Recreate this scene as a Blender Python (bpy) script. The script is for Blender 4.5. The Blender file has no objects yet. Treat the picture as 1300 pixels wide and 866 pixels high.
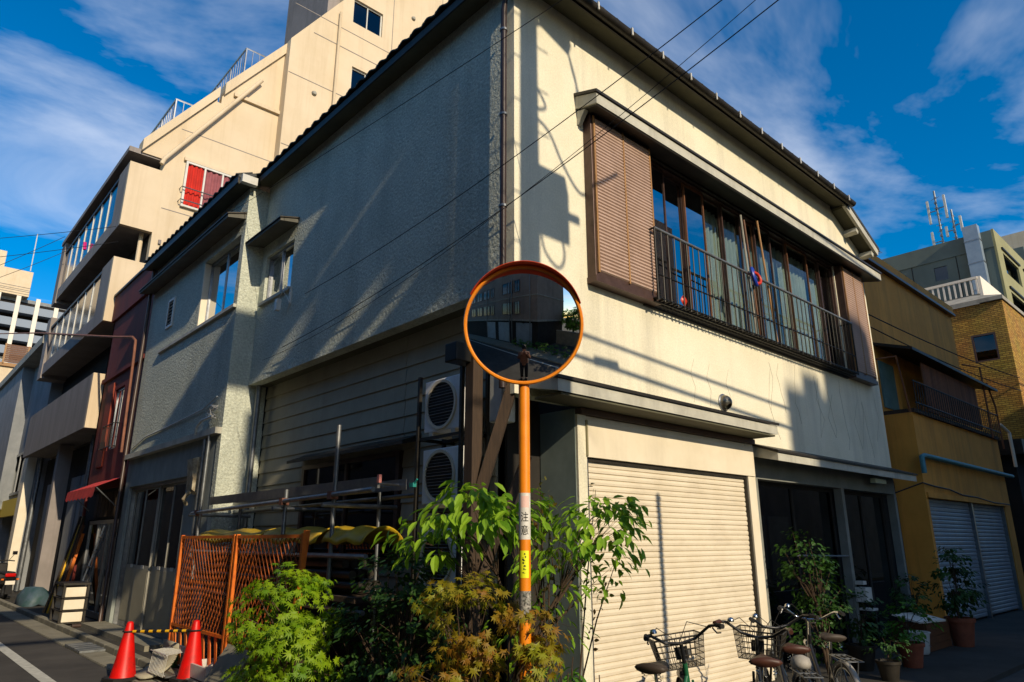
import bpy, bmesh, math, random
from mathutils import Vector, Matrix
random.seed(7)
R = math.radians
S = bpy.context.scene
COL = S.collection

# ------------------------------------------------------------------ camera, world, sun, exposure
cam = bpy.data.cameras.new('camera')
cam_o = bpy.data.objects.new('camera', cam)
COL.objects.link(cam_o)
cam.sensor_width = 36.0
cam.lens = 24.2
cam.clip_start = 0.05
cam.clip_end = 2000
fwd = Vector((.6748 * math.cos(R(16.144)), .7380 * math.cos(R(16.144)), math.sin(R(16.144)))).normalized()
cam_o.location = (-4.200, -4.560, 1.65)
cam_o.rotation_euler = fwd.to_track_quat('-Z', 'Y').to_euler()
S.camera = cam_o

SUN_TRAVEL = Vector((.1219, .9925, -.5060)).normalized()
SUN_EL = math.asin(-SUN_TRAVEL.z)
w = bpy.data.worlds.new('World')
S.world = w
w.use_nodes = True
nt = w.node_tree
nt.nodes.clear()
wo = nt.nodes.new('ShaderNodeOutputWorld')
bg = nt.nodes.new('ShaderNodeBackground')
sky = nt.nodes.new('ShaderNodeTexSky')
sky.sky_type = 'NISHITA'
sky.sun_disc = False
sky.sun_elevation = SUN_EL
sky.sun_rotation = math.atan2(-SUN_TRAVEL.x, -SUN_TRAVEL.y)
sky.altitude = 20
sky.air_density = 1.0
sky.dust_density = 0.35
sky.ozone_density = 3.0
hsv = nt.nodes.new('ShaderNodeHueSaturation')
hsv.inputs['Saturation'].default_value = 1.5
hsv.inputs['Value'].default_value = 1.0
tc = nt.nodes.new('ShaderNodeTexCoord')
sep = nt.nodes.new('ShaderNodeSeparateXYZ')
nt.links.new(tc.outputs['Generated'], sep.inputs[0])
zz = nt.nodes.new('ShaderNodeMath'); zz.operation = 'MAXIMUM'; zz.inputs[1].default_value = .06
nt.links.new(sep.outputs['Z'], zz.inputs[0])
dx = nt.nodes.new('ShaderNodeMath'); dx.operation = 'DIVIDE'
dy = nt.nodes.new('ShaderNodeMath'); dy.operation = 'DIVIDE'
nt.links.new(sep.outputs['X'], dx.inputs[0]); nt.links.new(zz.outputs[0], dx.inputs[1])
nt.links.new(sep.outputs['Y'], dy.inputs[0]); nt.links.new(zz.outputs[0], dy.inputs[1])
cmb = nt.nodes.new('ShaderNodeCombineXYZ')
nt.links.new(dx.outputs[0], cmb.inputs[0]); nt.links.new(dy.outputs[0], cmb.inputs[1])
mp = nt.nodes.new('ShaderNodeMapping')
mp.inputs['Rotation'].default_value = (0, 0, R(35))
mp.inputs['Location'].default_value = (5.4, 8.1, 0)
mp.inputs['Scale'].default_value = (.55, 1.0, 1)
nt.links.new(cmb.outputs[0], mp.inputs[0])
n1 = nt.nodes.new('ShaderNodeTexNoise'); n1.inputs['Scale'].default_value = .95
n1.inputs['Detail'].default_value = 7; n1.inputs['Roughness'].default_value = .58; n1.inputs['Distortion'].default_value = .55
nt.links.new(mp.outputs[0], n1.inputs['Vector'])
rp = nt.nodes.new('ShaderNodeMapRange')
rp.inputs['From Min'].default_value = .47; rp.inputs['From Max'].default_value = .78
rp.inputs['To Min'].default_value = 0; rp.inputs['To Max'].default_value = .72
nt.links.new(n1.outputs['Fac'], rp.inputs['Value'])
cm = nt.nodes.new('ShaderNodeMix'); cm.data_type = 'RGBA'
cm.inputs['B'].default_value = (7.2, 7.5, 8.1, 1)
nt.links.new(sky.outputs[0], hsv.inputs['Color'])
nt.links.new(hsv.outputs[0], cm.inputs['A'])
nt.links.new(rp.outputs[0], cm.inputs['Factor'])
nt.links.new(cm.outputs['Result'], bg.inputs['Color'])
bg.inputs['Strength'].default_value = .14
nt.links.new(bg.outputs[0], wo.inputs['Surface'])

sl = bpy.data.lights.new('sun', 'SUN')
sl.energy = 4.6
sl.angle = R(.53)
sl.color = (1.0, .83, .60)
so = bpy.data.objects.new('sun', sl)
COL.objects.link(so)
so.rotation_euler = SUN_TRAVEL.to_track_quat('-Z', 'Y').to_euler()
so.location = (-5, -20, 20)
S.view_settings.view_transform = 'Standard'
S.view_settings.look = 'None'
S.view_settings.gamma = 1
S.view_settings.use_curve_mapping = False
S.view_settings.exposure = 0.12

# ------------------------------------------------------------------ helpers
def lin(h):
    h = h.lstrip('#')
    o = []
    for i in (0, 2, 4):
        c = int(h[i:i + 2], 16) / 255
        o.append(c / 12.92 if c <= .04045 else ((c + .055) / 1.055) ** 2.4)
    return (o[0], o[1], o[2], 1)

MATS = {}
def M(name, col, rough=.7, metal=0., var=None, vscale=3., vstretch=(1, 1, 1), stain=None, sscale=1.2, sstretch=(1, 1, .15),
      samt=.5, bump=0, bscale=60., bdetail=4, bump2=0, b2scale=6., spec=.4, coat=0, pit_shade_dirt=0, spscale=45.):
    """procedural surface: base colour + mottling + streaky dirt + relief, in world position"""
    m = bpy.data.materials.new(name); m.use_nodes = True
    t = m.node_tree; N = t.nodes; L = t.links
    b = N['Principled BSDF']
    c = lin(col) if isinstance(col, str) else col
    b.inputs['Base Color'].default_value = c
    b.inputs['Roughness'].default_value = rough
    b.inputs['Metallic'].default_value = metal
    b.inputs['Specular IOR Level'].default_value = spec
    b.inputs['Coat Weight'].default_value = coat
    g = N.new('ShaderNodeNewGeometry')
    out = None
    if var:
        mpn = N.new('ShaderNodeMapping'); mpn.inputs['Scale'].default_value = vstretch
        L.new(g.outputs['Position'], mpn.inputs[0])
        n = N.new('ShaderNodeTexNoise'); n.inputs['Scale'].default_value = vscale; n.inputs['Detail'].default_value = 6
        n.inputs['Roughness'].default_value = .65
        L.new(mpn.outputs[0], n.inputs['Vector'])
        r_ = N.new('ShaderNodeMapRange'); r_.inputs['From Min'].default_value = .35; r_.inputs['From Max'].default_value = .65
        L.new(n.outputs['Fac'], r_.inputs['Value'])
        mx = N.new('ShaderNodeMix'); mx.data_type = 'RGBA'
        mx.inputs['A'].default_value = c; mx.inputs['B'].default_value = lin(var) if isinstance(var, str) else var
        L.new(r_.outputs[0], mx.inputs['Factor']); out = mx.outputs['Result']
    if stain:
        mpn = N.new('ShaderNodeMapping'); mpn.inputs['Scale'].default_value = sstretch
        L.new(g.outputs['Position'], mpn.inputs[0])
        n = N.new('ShaderNodeTexNoise'); n.inputs['Scale'].default_value = sscale; n.inputs['Detail'].default_value = 8
        n.inputs['Roughness'].default_value = .7
        L.new(mpn.outputs[0], n.inputs['Vector'])
        r_ = N.new('ShaderNodeMapRange'); r_.inputs['From Min'].default_value = .5; r_.inputs['From Max'].default_value = .75
        r_.inputs['To Max'].default_value = samt
        L.new(n.outputs['Fac'], r_.inputs['Value'])
        mx = N.new('ShaderNodeMix'); mx.data_type = 'RGBA'
        if out: L.new(out, mx.inputs['A'])
        else: mx.inputs['A'].default_value = c
        mx.inputs['B'].default_value = lin(stain) if isinstance(stain, str) else stain
        L.new(r_.outputs[0], mx.inputs['Factor']); out = mx.outputs['Result']
    if pit_shade_dirt:      # shade and dirt in the plaster's pits, put into the colour
        n = N.new('ShaderNodeTexNoise'); n.inputs['Scale'].default_value = spscale; n.inputs['Detail'].default_value = 3; n.inputs['Roughness'].default_value = .7
        L.new(g.outputs['Position'], n.inputs['Vector'])
        r_ = N.new('ShaderNodeMapRange'); r_.inputs['From Min'].default_value = .3; r_.inputs['From Max'].default_value = .7
        r_.inputs['To Min'].default_value = 1 - pit_shade_dirt; r_.inputs['To Max'].default_value = 1 + pit_shade_dirt * .35
        L.new(n.outputs['Fac'], r_.inputs['Value'])
        mx = N.new('ShaderNodeMix'); mx.data_type = 'RGBA'; mx.blend_type = 'MULTIPLY'; mx.inputs['Factor'].default_value = 1
        if out: L.new(out, mx.inputs['A'])
        else: mx.inputs['A'].default_value = c
        L.new(r_.outputs[0], mx.inputs['B']); out = mx.outputs['Result']
    if out: L.new(out, b.inputs['Base Color'])
    nrm = None
    for (st, sc, de) in ((bump2, b2scale, 3), (bump, bscale, bdetail)):
        if not st: continue
        n = N.new('ShaderNodeTexNoise'); n.inputs['Scale'].default_value = sc; n.inputs['Detail'].default_value = de
        n.inputs['Roughness'].default_value = .6
        L.new(g.outputs['Position'], n.inputs['Vector'])
        bp = N.new('ShaderNodeBump'); bp.inputs['Strength'].default_value = min(1, st * 10); bp.inputs['Distance'].default_value = st * .1
        L.new(n.outputs['Fac'], bp.inputs['Height'])
        if nrm: L.new(nrm, bp.inputs['Normal'])
        nrm = bp.outputs[0]
    if nrm: L.new(nrm, b.inputs['Normal'])
    MATS[name] = m
    return m

def glass_mat(name, tint='ffffff', refl=.08, rough=0.02):
    m = bpy.data.materials.new(name); m.use_nodes = True
    t = m.node_tree; N = t.nodes; L = t.links
    N.remove(N['Principled BSDF'])
    o = N['Material Output']
    tr = N.new('ShaderNodeBsdfTransparent'); tr.inputs[0].default_value = lin(tint)
    gl = N.new('ShaderNodeBsdfGlossy'); gl.inputs['Roughness'].default_value = rough
    gl.inputs['Color'].default_value = (.95, .97, 1, 1)
    fr = N.new('ShaderNodeFresnel'); fr.inputs['IOR'].default_value = 1.5
    ad = N.new('ShaderNodeMath'); ad.operation = 'ADD'; ad.inputs[1].default_value = refl; ad.use_clamp = True
    L.new(fr.outputs[0], ad.inputs[0])
    ge = N.new('ShaderNodeNewGeometry'); iv = N.new('ShaderNodeMath'); iv.operation = 'SUBTRACT'; iv.inputs[0].default_value = 1
    L.new(ge.outputs['Backfacing'], iv.inputs[1])          # reflect once, at the outer face of the pane only
    ml = N.new('ShaderNodeMath'); ml.operation = 'MULTIPLY'; L.new(ad.outputs[0], ml.inputs[0]); L.new(iv.outputs[0], ml.inputs[1])
    mx = N.new('ShaderNodeMixShader')
    L.new(ml.outputs[0], mx.inputs[0]); L.new(tr.outputs[0], mx.inputs[1]); L.new(gl.outputs[0], mx.inputs[2])
    L.new(mx.outputs[0], o.inputs['Surface'])
    MATS[name] = m
    return m

class MB:
    def __init__(s): s.v = []; s.f = []
    def add(s, vs, fs):
        o = len(s.v); s.v += [tuple(p) for p in vs]; s.f += [tuple(i + o for i in q) for q in fs]; return s
    def box(s, x0, x1, y0, y1, z0, z1):
        if x0 > x1: x0, x1 = x1, x0
        if y0 > y1: y0, y1 = y1, y0
        if z0 > z1: z0, z1 = z1, z0
        return s.add([(x0, y0, z0), (x1, y0, z0), (x1, y1, z0), (x0, y1, z0), (x0, y0, z1), (x1, y0, z1), (x1, y1, z1), (x0, y1, z1)],
                     [(0, 3, 2, 1), (4, 5, 6, 7), (0, 1, 5, 4), (1, 2, 6, 5), (2, 3, 7, 6), (3, 0, 4, 7)])
    def obox(s, mat, sx, sy, sz):
        b = MB().box(-sx / 2, sx / 2, -sy / 2, sy / 2, -sz / 2, sz / 2)
        return s.add([mat @ Vector(p) for p in b.v], b.f)
    def prism(s, pts, vec):
        """polygon pts (3-D, in order) swept along vec"""
        n = len(pts); vec = Vector(vec); p = [Vector(q) for q in pts]
        nn = (p[1] - p[0]).cross(p[2] - p[0])
        if nn.dot(vec) > 0: p = p[::-1]
        return s.add(p + [q + vec for q in p], [tuple(range(n)), tuple(range(2 * n - 1, n - 1, -1))] +
                     [(i, i + n, (i + 1) % n + n, (i + 1) % n) for i in range(n)])
    def beam(s, a, b, w, h, up=(0, 0, 1)):
        a = Vector(a); b = Vector(b); d = (b - a); L_ = d.length; d.normalize()
        up = Vector(up)
        if abs(d.dot(up)) > .98: up = Vector((1, 0, 0))
        x = d.cross(up).normalized(); u = x.cross(d)
        m = Matrix((x, d, u)).transposed().to_4x4(); m.translation = (a + b) / 2
        return s.obox(m, w, L_, h)
    def tube(s, pts, r, n=8, cap=True):
        pts = [Vector(p) for p in pts]
        if not isinstance(r, (list, tuple)): r = [r] * len(pts)
        vs = []; fs = []; prev = None
        for i, p in enumerate(pts):
            d = (pts[min(i + 1, len(pts) - 1)] - pts[max(i - 1, 0)])
            if d.length < 1e-9: d = Vector((0, 0, 1))
            d.normalize()
            if prev is None:
                a = Vector((0, 0, 1)) if abs(d.z) < .9 else Vector((1, 0, 0))
                x = d.cross(a).normalized()
            else:
                x = (prev - d * prev.dot(d))
                x = x.normalized() if x.length > 1e-6 else d.orthogonal().normalized()
            prev = x; y = d.cross(x)
            for k in range(n):
                a = 2 * math.pi * k / n
                vs.append(p + (x * math.cos(a) + y * math.sin(a)) * r[i])
        for i in range(len(pts) - 1):
            for k in range(n):
                k2 = (k + 1) % n
                fs.append((i * n + k, i * n + k2, (i + 1) * n + k2, (i + 1) * n + k))
        if cap:
            fs.append(tuple(range(n - 1, -1, -1))); o = (len(pts) - 1) * n; fs.append(tuple(o + k for k in range(n)))
        return s.add(vs, fs)
    def lathe(s, prof, n=24, mat=None, closed=False):
        """profile of (radius, height) round local z, placed by mat"""
        vs = []; fs = []
        for (r, z) in prof:
            for k in range(n):
                a = 2 * math.pi * k / n
                p = Vector((r * math.cos(a), r * math.sin(a), z))
                vs.append(mat @ p if mat else p)
        for i in range(len(prof) - 1):
            for k in range(n):
                k2 = (k + 1) % n
                fs.append((i * n + k, i * n + k2, (i + 1) * n + k2, (i + 1) * n + k))
        return s.add(vs, fs)
    def torus(s, mat, Rr, r, n=32, m=8):
        pr = [(Rr + r * math.cos(2 * math.pi * k / m), r * math.sin(2 * math.pi * k / m)) for k in range(m + 1)]
        return s.lathe(pr, n, mat)
    def mesh(s, name, mat=None, smooth=False):
        me = bpy.data.meshes.new(name)
        me.from_pydata(s.v, [], s.f)
        if mat: me.materials.append(MATS[mat] if isinstance(mat, str) else mat)
        if smooth: me.polygons.foreach_set('use_smooth', [True] * len(me.polygons))
        me.update()
        return me

ORG = {}
def link(o, parent=None):
    COL.objects.link(o)
    if parent is not None: o.parent = parent
    return o
def thing(name, label, cat, loc=(0, 0, 0), rotz=0, group=None, local=False):
    o = bpy.data.objects.new(name, None); COL.objects.link(o)
    o.empty_display_size = .1
    o.location = loc; o.rotation_euler = (0, 0, rotz)
    o['label'] = label; o['category'] = cat
    if group: o['group'] = group
    ORG[o] = Vector((0, 0, 0)) if local else Vector(loc)
    return o
def tag(o, label, cat, group=None):
    o['label'] = label; o['category'] = cat
    if group: o['group'] = group
    return o
def part(name, mb, mat, parent=None, smooth=False, bevel=0, auto=0, label=None, kind=None):
    """one mesh object; vertices of static things are given in world space and moved to the thing's origin"""
    me = mb.mesh(name, mat, smooth)
    o = bpy.data.objects.new(name, me); link(o, parent)
    org = Vector((0, 0, 0))
    if parent is not None:
        org = ORG.get(parent, Vector((0, 0, 0)))
        if org.length: me.transform(Matrix.Translation(-org))
        ORG[o] = org
        if parent.type == 'MESH': ORG[o] = org
    if bevel:
        bv = o.modifiers.new('bevel', 'BEVEL'); bv.width = bevel; bv.segments = 2; bv.limit_method = 'ANGLE'; bv.angle_limit = R(40)
    if auto:
        me.polygons.foreach_set('use_smooth', [True] * len(me.polygons))
        me.set_sharp_from_angle(angle=R(auto))
    if label: o['label'] = label
    if kind: o['kind'] = kind
    return o
def piece(name, me, parent, loc, rot=(0, 0, 0), scale=(1, 1, 1)):
    """one more piece that shares mesh data; loc in world space for static things"""
    o = bpy.data.objects.new(name, me); link(o, parent)
    o.location = Vector(loc) - ORG.get(parent, Vector((0, 0, 0)))
    o.rotation_euler = rot; o.scale = scale
    ORG[o] = ORG.get(parent, Vector((0, 0, 0)))
    return o
def struct(name, mb, mat, **k):
    o = part(name, mb, mat, **k); o['kind'] = 'structure'; return o
def copy_tree(o, parent=None):
    c = o.copy(); COL.objects.link(c); c.parent = parent
    for ch in list(o.children): copy_tree(ch, c)
    return c
def wall_cells(u0, u1, v0, v1, holes):
    us = sorted({u0, u1, *[h[0] for h in holes], *[h[1] for h in holes]}); us = [u for u in us if u0 <= u <= u1]
    vs = sorted({v0, v1, *[h[2] for h in holes], *[h[3] for h in holes]}); vs = [v for v in vs if v0 <= v <= v1]
    out = []
    for j in range(len(vs) - 1):
        run = None
        for i in range(len(us) - 1):
            uc = (us[i] + us[i + 1]) / 2; vc = (vs[j] + vs[j + 1]) / 2
            solid = not any(h[0] < uc < h[1] and h[2] < vc < h[3] for h in holes)
            if solid:
                run = [run[0], us[i + 1]] if run else [us[i], us[i + 1]]
            if (not solid) and run: out.append((run[0], run[1], vs[j], vs[j + 1])); run = None
        if run: out.append((run[0], run[1], vs[j], vs[j + 1]))
    return out
def wall_x(mb, x0, x1, y0, y1, z0, z1, holes=()):      # wall in a plane of constant x; holes (y0,y1,z0,z1)
    for (a, b, c, d) in wall_cells(y0, y1, z0, z1, holes): mb.box(x0, x1, a, b, c, d)
    return mb
def wall_y(mb, y0, y1, x0, x1, z0, z1, holes=()):
    for (a, b, c, d) in wall_cells(x0, x1, z0, z1, holes): mb.box(a, b, y0, y1, c, d)
    return mb

# ------------------------------------------------------------------ materials
M('stucco', 'e2ddc6', .9, var='d6d1b8', vscale=1.2, stain='8f8c80', sscale=1.0, sstretch=(1.5, 1.5, .12), samt=.5, bump=.055, bscale=42, bump2=.02, b2scale=9, pit_shade_dirt=.16, spscale=48)
M('stucco_rough', 'cdd3c3', .9, var='bcc3b4', vscale=1.5, stain='7b8078', sscale=1.0, sstretch=(1.5, 1.5, .15), samt=.45, bump=.3, bscale=24, bdetail=5, bump2=.05, b2scale=9, pit_shade_dirt=.36, spscale=30)
M('trim', 'b9b8aa', .6, var='a6a598', vscale=4, stain='5f5d55', sscale=3, samt=.5, bump=.005, bscale=30)
M('cream_paint', 'dcd3bd', .55, var='d2c8b0', vscale=2, stain='a49b86', sscale=1.6, samt=.35, bump=.003, bscale=20)
M('slat_paint', 'd6ccb6', .5, var='cdc2aa', vscale=2.5, stain='9a8f79', sscale=2.2, sstretch=(.6, 1, 1.5), samt=.4)
M('trim_dark', '5d5c53', .7, var='4e4d45', vscale=4)
M('soffit', '595845', .8, var='4b4a3b', vscale=2)
M('roof_tile', '3a3d3c', .6, var='2a2d2d', vscale=5, stain='565850', sscale=4, sstretch=(1, 1, 1), samt=.4, bump=.004, bscale=60)
M('dark_metal', '26241f', .5, metal=.3, var='37332c', vscale=6)
M('brown_pipe', '4a3a33', .4, var='3a2d28', vscale=5)
M('bronze', '55413a', .4, metal=.3, var='46352d', vscale=8)
M('louver_brown', 'b59c8d', .5, var='a88f7f', vscale=3, stain='5f5044', sscale=2, samt=.3)
M('wood_frame', '6a452a', .6, var='523420', vscale=6, vstretch=(8, 8, 1))
M('wood_pale', 'a07a4e', .6, var='866239', vscale=6, vstretch=(8, 8, 1))
M('wood_old', '463729', .85, var='2f251c', vscale=5, vstretch=(14, 14, 1), bump=.01, bscale=25)
M('white_metal', 'c9c9c2', .4, var='b8b8b0', vscale=6, stain='7d7a70', sscale=5, samt=.3)
M('alu', '9a9c9c', .35, metal=.85, var='83868a', vscale=10)
M('galv', '8c9092', .45, metal=.7, var='6d7274', vscale=9, stain='5d4a3a', sscale=6, samt=.35)
M('black_iron', '15140f', .5, metal=.2)
M('siding', 'a19c86', .7, var='938e7a', vscale=2, stain='5d5b52', sscale=2, samt=.35)
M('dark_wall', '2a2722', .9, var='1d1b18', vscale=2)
M('interior', '1a1714', .95)
M('curtain', 'cfcfc2', .9, var='bcbdb0', vscale=4)
M('curtain_grey', 'b2bab8', .9, var='9da5a2', vscale=4)
M('curtain_green', '39463a', .9, var='2d382f', vscale=4)
M('asphalt', '4b4946', .92, var='3d3b39', vscale=1.6, stain='5d5a55', sscale=.7, sstretch=(1, 1, 1), samt=.5, bump=.012, bscale=140, spec=.2)
M('concrete', '84806f', .9, var='736f61', vscale=2.5, stain='55523f', sscale=2, sstretch=(1, 1, 1), samt=.6, bump=.01, bscale=60)
M('pave', '44423d', .92, var='383631', vscale=1.4, stain='2a2926', sscale=1.3, sstretch=(1, 1, 1), samt=.6, bump=.012, bscale=90, spec=.2)
M('line_paint', 'c6c6bc', .7, var='adada3', vscale=9, stain='6b6a66', sscale=7, sstretch=(1, 1, 1), samt=.5)
M('cap_grey', '9d9b8f', .8, var='86847a', vscale=3, stain='5a5850', sscale=2, samt=.5, bump=.005)
glass_mat('glass', 'd8e0e0', .0)
glass_mat('glass_dark', '4a585e', .02)
glass_mat('glass_sky', '4e6a78', .38, .01)

# ------------------------------------------------------------------ ground, road, kerb
struct('ground', MB().box(-400, 600, -400, 800, -.5, 0), 'asphalt')
g = MB().prism([(-.95, 3.2, 0), (-.95, 60, 0), (.5, 60, 0), (.5, 3.2, 0)], (0, 0, .06))
g.prism([(-.95, 3.2, 0), (.5, 3.2, 0), (3, .6, 0), (30, .6, 0), (30, -1.75, 0), (.3, -1.75, 0), (-.6, -1.5, 0), (-.95, -.9, 0)], (0, 0, .06))
struct('pavement', g, 'pave')
k = MB()
for i in range(70):
    y0 = -.8 + i * .6
    k.box(-1.07, -.955, y0 + .004, y0 + .592, 0, .105)
struct('kerb', k, 'concrete', bevel=.012)
k = MB().box(-1.42, -1.075, -.8, 60, 0, .012)
for i in range(50): k.box(-1.41, -1.085, 1.5 + i * .6 + .004, 1.5 + i * .6 + .592, .012, .02)
struct('gutter_strip', k, 'concrete')
k = MB().box(-2.24, -2.10, -1.0, 60, .004, .008)
struct('road_line', k, 'line_paint')
# crossing of the other street: far kerb, line, pavement (seen in the traffic mirror)
struct('far_pavement', MB().box(-40, 40, -9.4, -7.6, 0, .1), 'concrete')
struct('far_road_line', MB().box(-40, 40, -7.15, -7.0, .004, .008), 'line_paint')
# ramp plate on the gutter
g = MB()
for i in range(9): g.box(-1.42, -.98, 8.1 + i * .115, 8.1 + i * .115 + .1, .02, .05 + .004 * (i % 2))
tag(part('gutter_grate', g, 'galv'), 'ribbed metal plate over the gutter in front of the door', 'grate')

# ------------------------------------------------------------------ the corner house
H = thing('corner_house', 'two storey pale stucco corner house with tiled roof and roller shutter', 'house')
# upper walls
mb = MB()
wall_y(mb, 0, .15, 0, 9.06, 4.35, 6.36, [(2.22, 7.7, 4.35, 6.36)])
mb.box(0, 4.15, 0, .15, 2.95, 4.35); mb.box(4.15, 9.06, 0, .15, 2.72, 4.35)
mb.prism([(0, 0, 6.36), (9.06, 0, 6.36), (9.06, 0, 7.02), (7.95, 0, 7.55), (7.95, 0, 7.62), (0, 0, 7.62)], (0, .15, 0))
part('front_wall', mb, 'stucco', H)
mb = MB()
wall_x(mb, 0, .15, .15, 6.33, 4.15, 7.62, [(5.1, 6.13, 5.4, 6.22)])
mb.box(-.012, .15, .15, 6.33, 4.05, 4.15)
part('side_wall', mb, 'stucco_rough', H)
part('end_wall', MB().box(8.9, 9.06, .15, 7, 2.72, 6.9), 'stucco', H)
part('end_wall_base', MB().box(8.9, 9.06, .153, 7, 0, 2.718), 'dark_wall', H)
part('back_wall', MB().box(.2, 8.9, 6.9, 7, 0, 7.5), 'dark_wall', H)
part('overhang_soffit', MB().box(.152, 3, .152, 6.33, 4.06, 4.3), 'soffit', H)
# repaired cracks on the front wall
ck = MB()
def crack(pts, r=.0032):
    ck.tube([(x, -.001, z) for x, z in pts], r, 4)
for base in ((5.3, 3.4), (5.75, 3.3), (6.35, 3.15), (6.9, 3.2), (7.35, 3.05), (7.9, 3.1), (8.35, 3.0), (8.6, 3.3), (4.85, 3.35), (5.05, 3.0)):
    x, z = base; top = z + random.uniform(.5, 1.15); pts = [(x, z)]
    dirn = random.choice((-1, 1))
    while z < min(top, 4.25):
        z += random.uniform(.1, .25); x += dirn * random.uniform(.02, .09)
        if random.random() < .3: dirn *= -1
        pts.append((x, z))
    crack(pts)
crack([(6.35, 3.15), (6.55, 3.45), (6.35, 3.75), (6.5, 4.1)]); crack([(6.9, 3.2), (6.7, 3.5), (6.95, 3.9)]); crack([(7.9, 3.1), (7.7, 3.55), (7.95, 3.95)])
for x in (3.3, 2.95, 3.75): crack([(x, 3.25), (x + .05, 3.45), (x - .03, 3.6), (x + .06, 3.8)], .0025)
part('crack_repair', ck, 'dark_wall' if 0 else M('caulk', 'a5a18e', .8), H)

# --- roof
EZ = 7.58; SL = .445
def zl(x): return EZ + SL * (x + .27)
def zr(y): return EZ + SL * (y + .30)
mb = MB()
mb.prism([(-.25, -.28, EZ + .03), (-.25, 6.5, EZ + .03), (3.3, 6.5, zl(3.3) + .03), (3.3, 3.27, zl(3.3) + .03)], (0, 0, .06))
mb.prism([(-.25, -.28, EZ + .03), (8.0, -.28, EZ + .03), (8.0, 3.27, zr(3.27) + .03), (3.3, 3.27, zr(3.27) + .03)], (0, 0, .06))
mb.prism([(8.0, -.3, 7.58), (9.28, -.3, 6.98), (9.28, 4, 6.98), (8.0, 4, 7.58)], (0, 0, .07))
roof = part('roof', mb, 'roof_tile', H)
# soffits
mb = MB().prism([(.0, 0, 7.60), (-.25, 0, 7.55), (-.25, 0, 7.60), (0, 0, 7.66)], (0, 6.33, 0))
mb.prism([(0, 0, 7.60), (0, -.28, 7.54), (0, -.28, 7.60), (0, 0, 7.66)], (8.0, 0, 0))
mb.box(-.25, 0, -.28, 0, 7.55, 7.60)
part('eave_soffit', mb, 'soffit', H)
mb = MB().box(-.27, -.25, -.30, 6.45, 7.53, 7.63); mb.box(-.25, 8.02, -.30, -.28, 7.50, 7.61)
part('fascia_board', mb, 'dark_metal', H)
# tiles along the eaves, each its own piece
def tile_mesh(wd, ln):
    mb = MB(); n = 6; vs = []; t = .018
    for j in (0, 1):
        for i in range(n + 1):
            u = i / n; h = .017 * math.sin(u * math.pi * 2 - .5) + (.012 if i == n else 0)
            vs.append(((u - .5) * wd * 1.03, j * ln, h)); vs.append(((u - .5) * wd * 1.03, j * ln, h + t))
    fs = []
    q = 2 * (n + 1)
    for i in range(n):
        a = 2 * i
        fs += [(a, a + 2, a + 3, a + 1), (q + a, q + a + 1, q + a + 3, q + a + 2), (a + 1, a + 3, q + a + 3, q + a + 1), (a, q + a, q + a + 2, a + 2)]
    fs += [(0, 1, q + 1, q), (2 * n, q + 2 * n, q + 2 * n + 1, 2 * n + 1)]
    mb.add(vs, fs)
    return mb.mesh('roof_tile', 'roof_tile')
TL = tile_mesh(.262, .30)
pit = math.atan(SL)
for r_ in range(2):
    for i in range(26):
        piece('roof_tile', TL, roof, (-.30 + r_ * .235, -.27 + i * .262 + .131 + r_ * .26, zl(-.30 + r_ * .235) + .1), (pit, 0, R(-90)))
    for i in range(31):
        piece('roof_tile', TL, roof, (-.28 + i * .262 + .131 + r_ * .26, -.33 + r_ * .235, zr(-.33 + r_ * .235) + .085), (pit, 0, 0))
# right hand verge: barge board, purlin ends
mb = MB().beam((7.9, -.27, 7.53), (9.2, -.27, 6.93), .05, .13)
vg = part('barge_board', mb, 'trim', H)
part('verge_soffit', MB().prism([(8.0, -.24, 7.5), (9.2, -.24, 6.94), (9.2, -.24, 6.97), (8.0, -.24, 7.55)], (0, .3, 0)), 'soffit', H)
PE = MB().box(-.045, .045, -.25, 0, -.05, .05).mesh('purlin_end', 'trim')
for x, z in ((8.42, 7.17), (9.02, 6.88)): piece('purlin_end', PE, H, (x, 0, z), (0, R(25), 0))
# gutter with brackets
mb = MB(); n = 8; vs = []; fs = []
for x in (-.3, 8.07):
    for k_ in range(n + 1):
        a = math.pi * k_ / n; vs.append((x, -.365 - .06 * math.cos(a), 7.56 - .07 * math.sin(a)))
    for k_ in range(n, -1, -1):
        a = math.pi * k_ / n; vs.append((x, -.365 - .052 * math.cos(a), 7.56 - .06 * math.sin(a)))
q = 2 * n + 2
for k_ in range(q): fs.append((k_, (k_ + 1) % q, (k_ + 1) % q + q, k_ + q))
fs += [tuple(range(q)), tuple(range(2 * q - 1, q - 1, -1))]
mb.add(vs, fs); gut = part('gutter', mb, 'dark_metal', H, auto=50)
BK = MB().box(-.012, .012, -.075, .02, -.015, .012); BK.box(-.012, .012, -.078, -.066, -.09, .012)
BK = BK.mesh('gutter_bracket', 'white_metal')
for i in range(13): piece('gutter_bracket', BK, gut, (.3 + i * .62, -.36, 7.57))
# corner downpipe
mb = MB().tube([(.12, -.37, 7.48), (-.02, -.25, 7.42), (-.07, .06, 7.36), (-.07, .09, 7.2), (-.07, .09, 3.0)], .034, 10)
dp = part('downpipe', mb, 'brown_pipe', H, auto=40)
CL = MB().lathe([(.036, -.012), (.043, -.012), (.043, .012), (.036, .012)], 12).mesh('pipe_clamp', 'galv')
for z in (6.95, 5.9, 4.85): piece('pipe_clamp', CL, dp, (-.07, .09, z))

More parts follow.
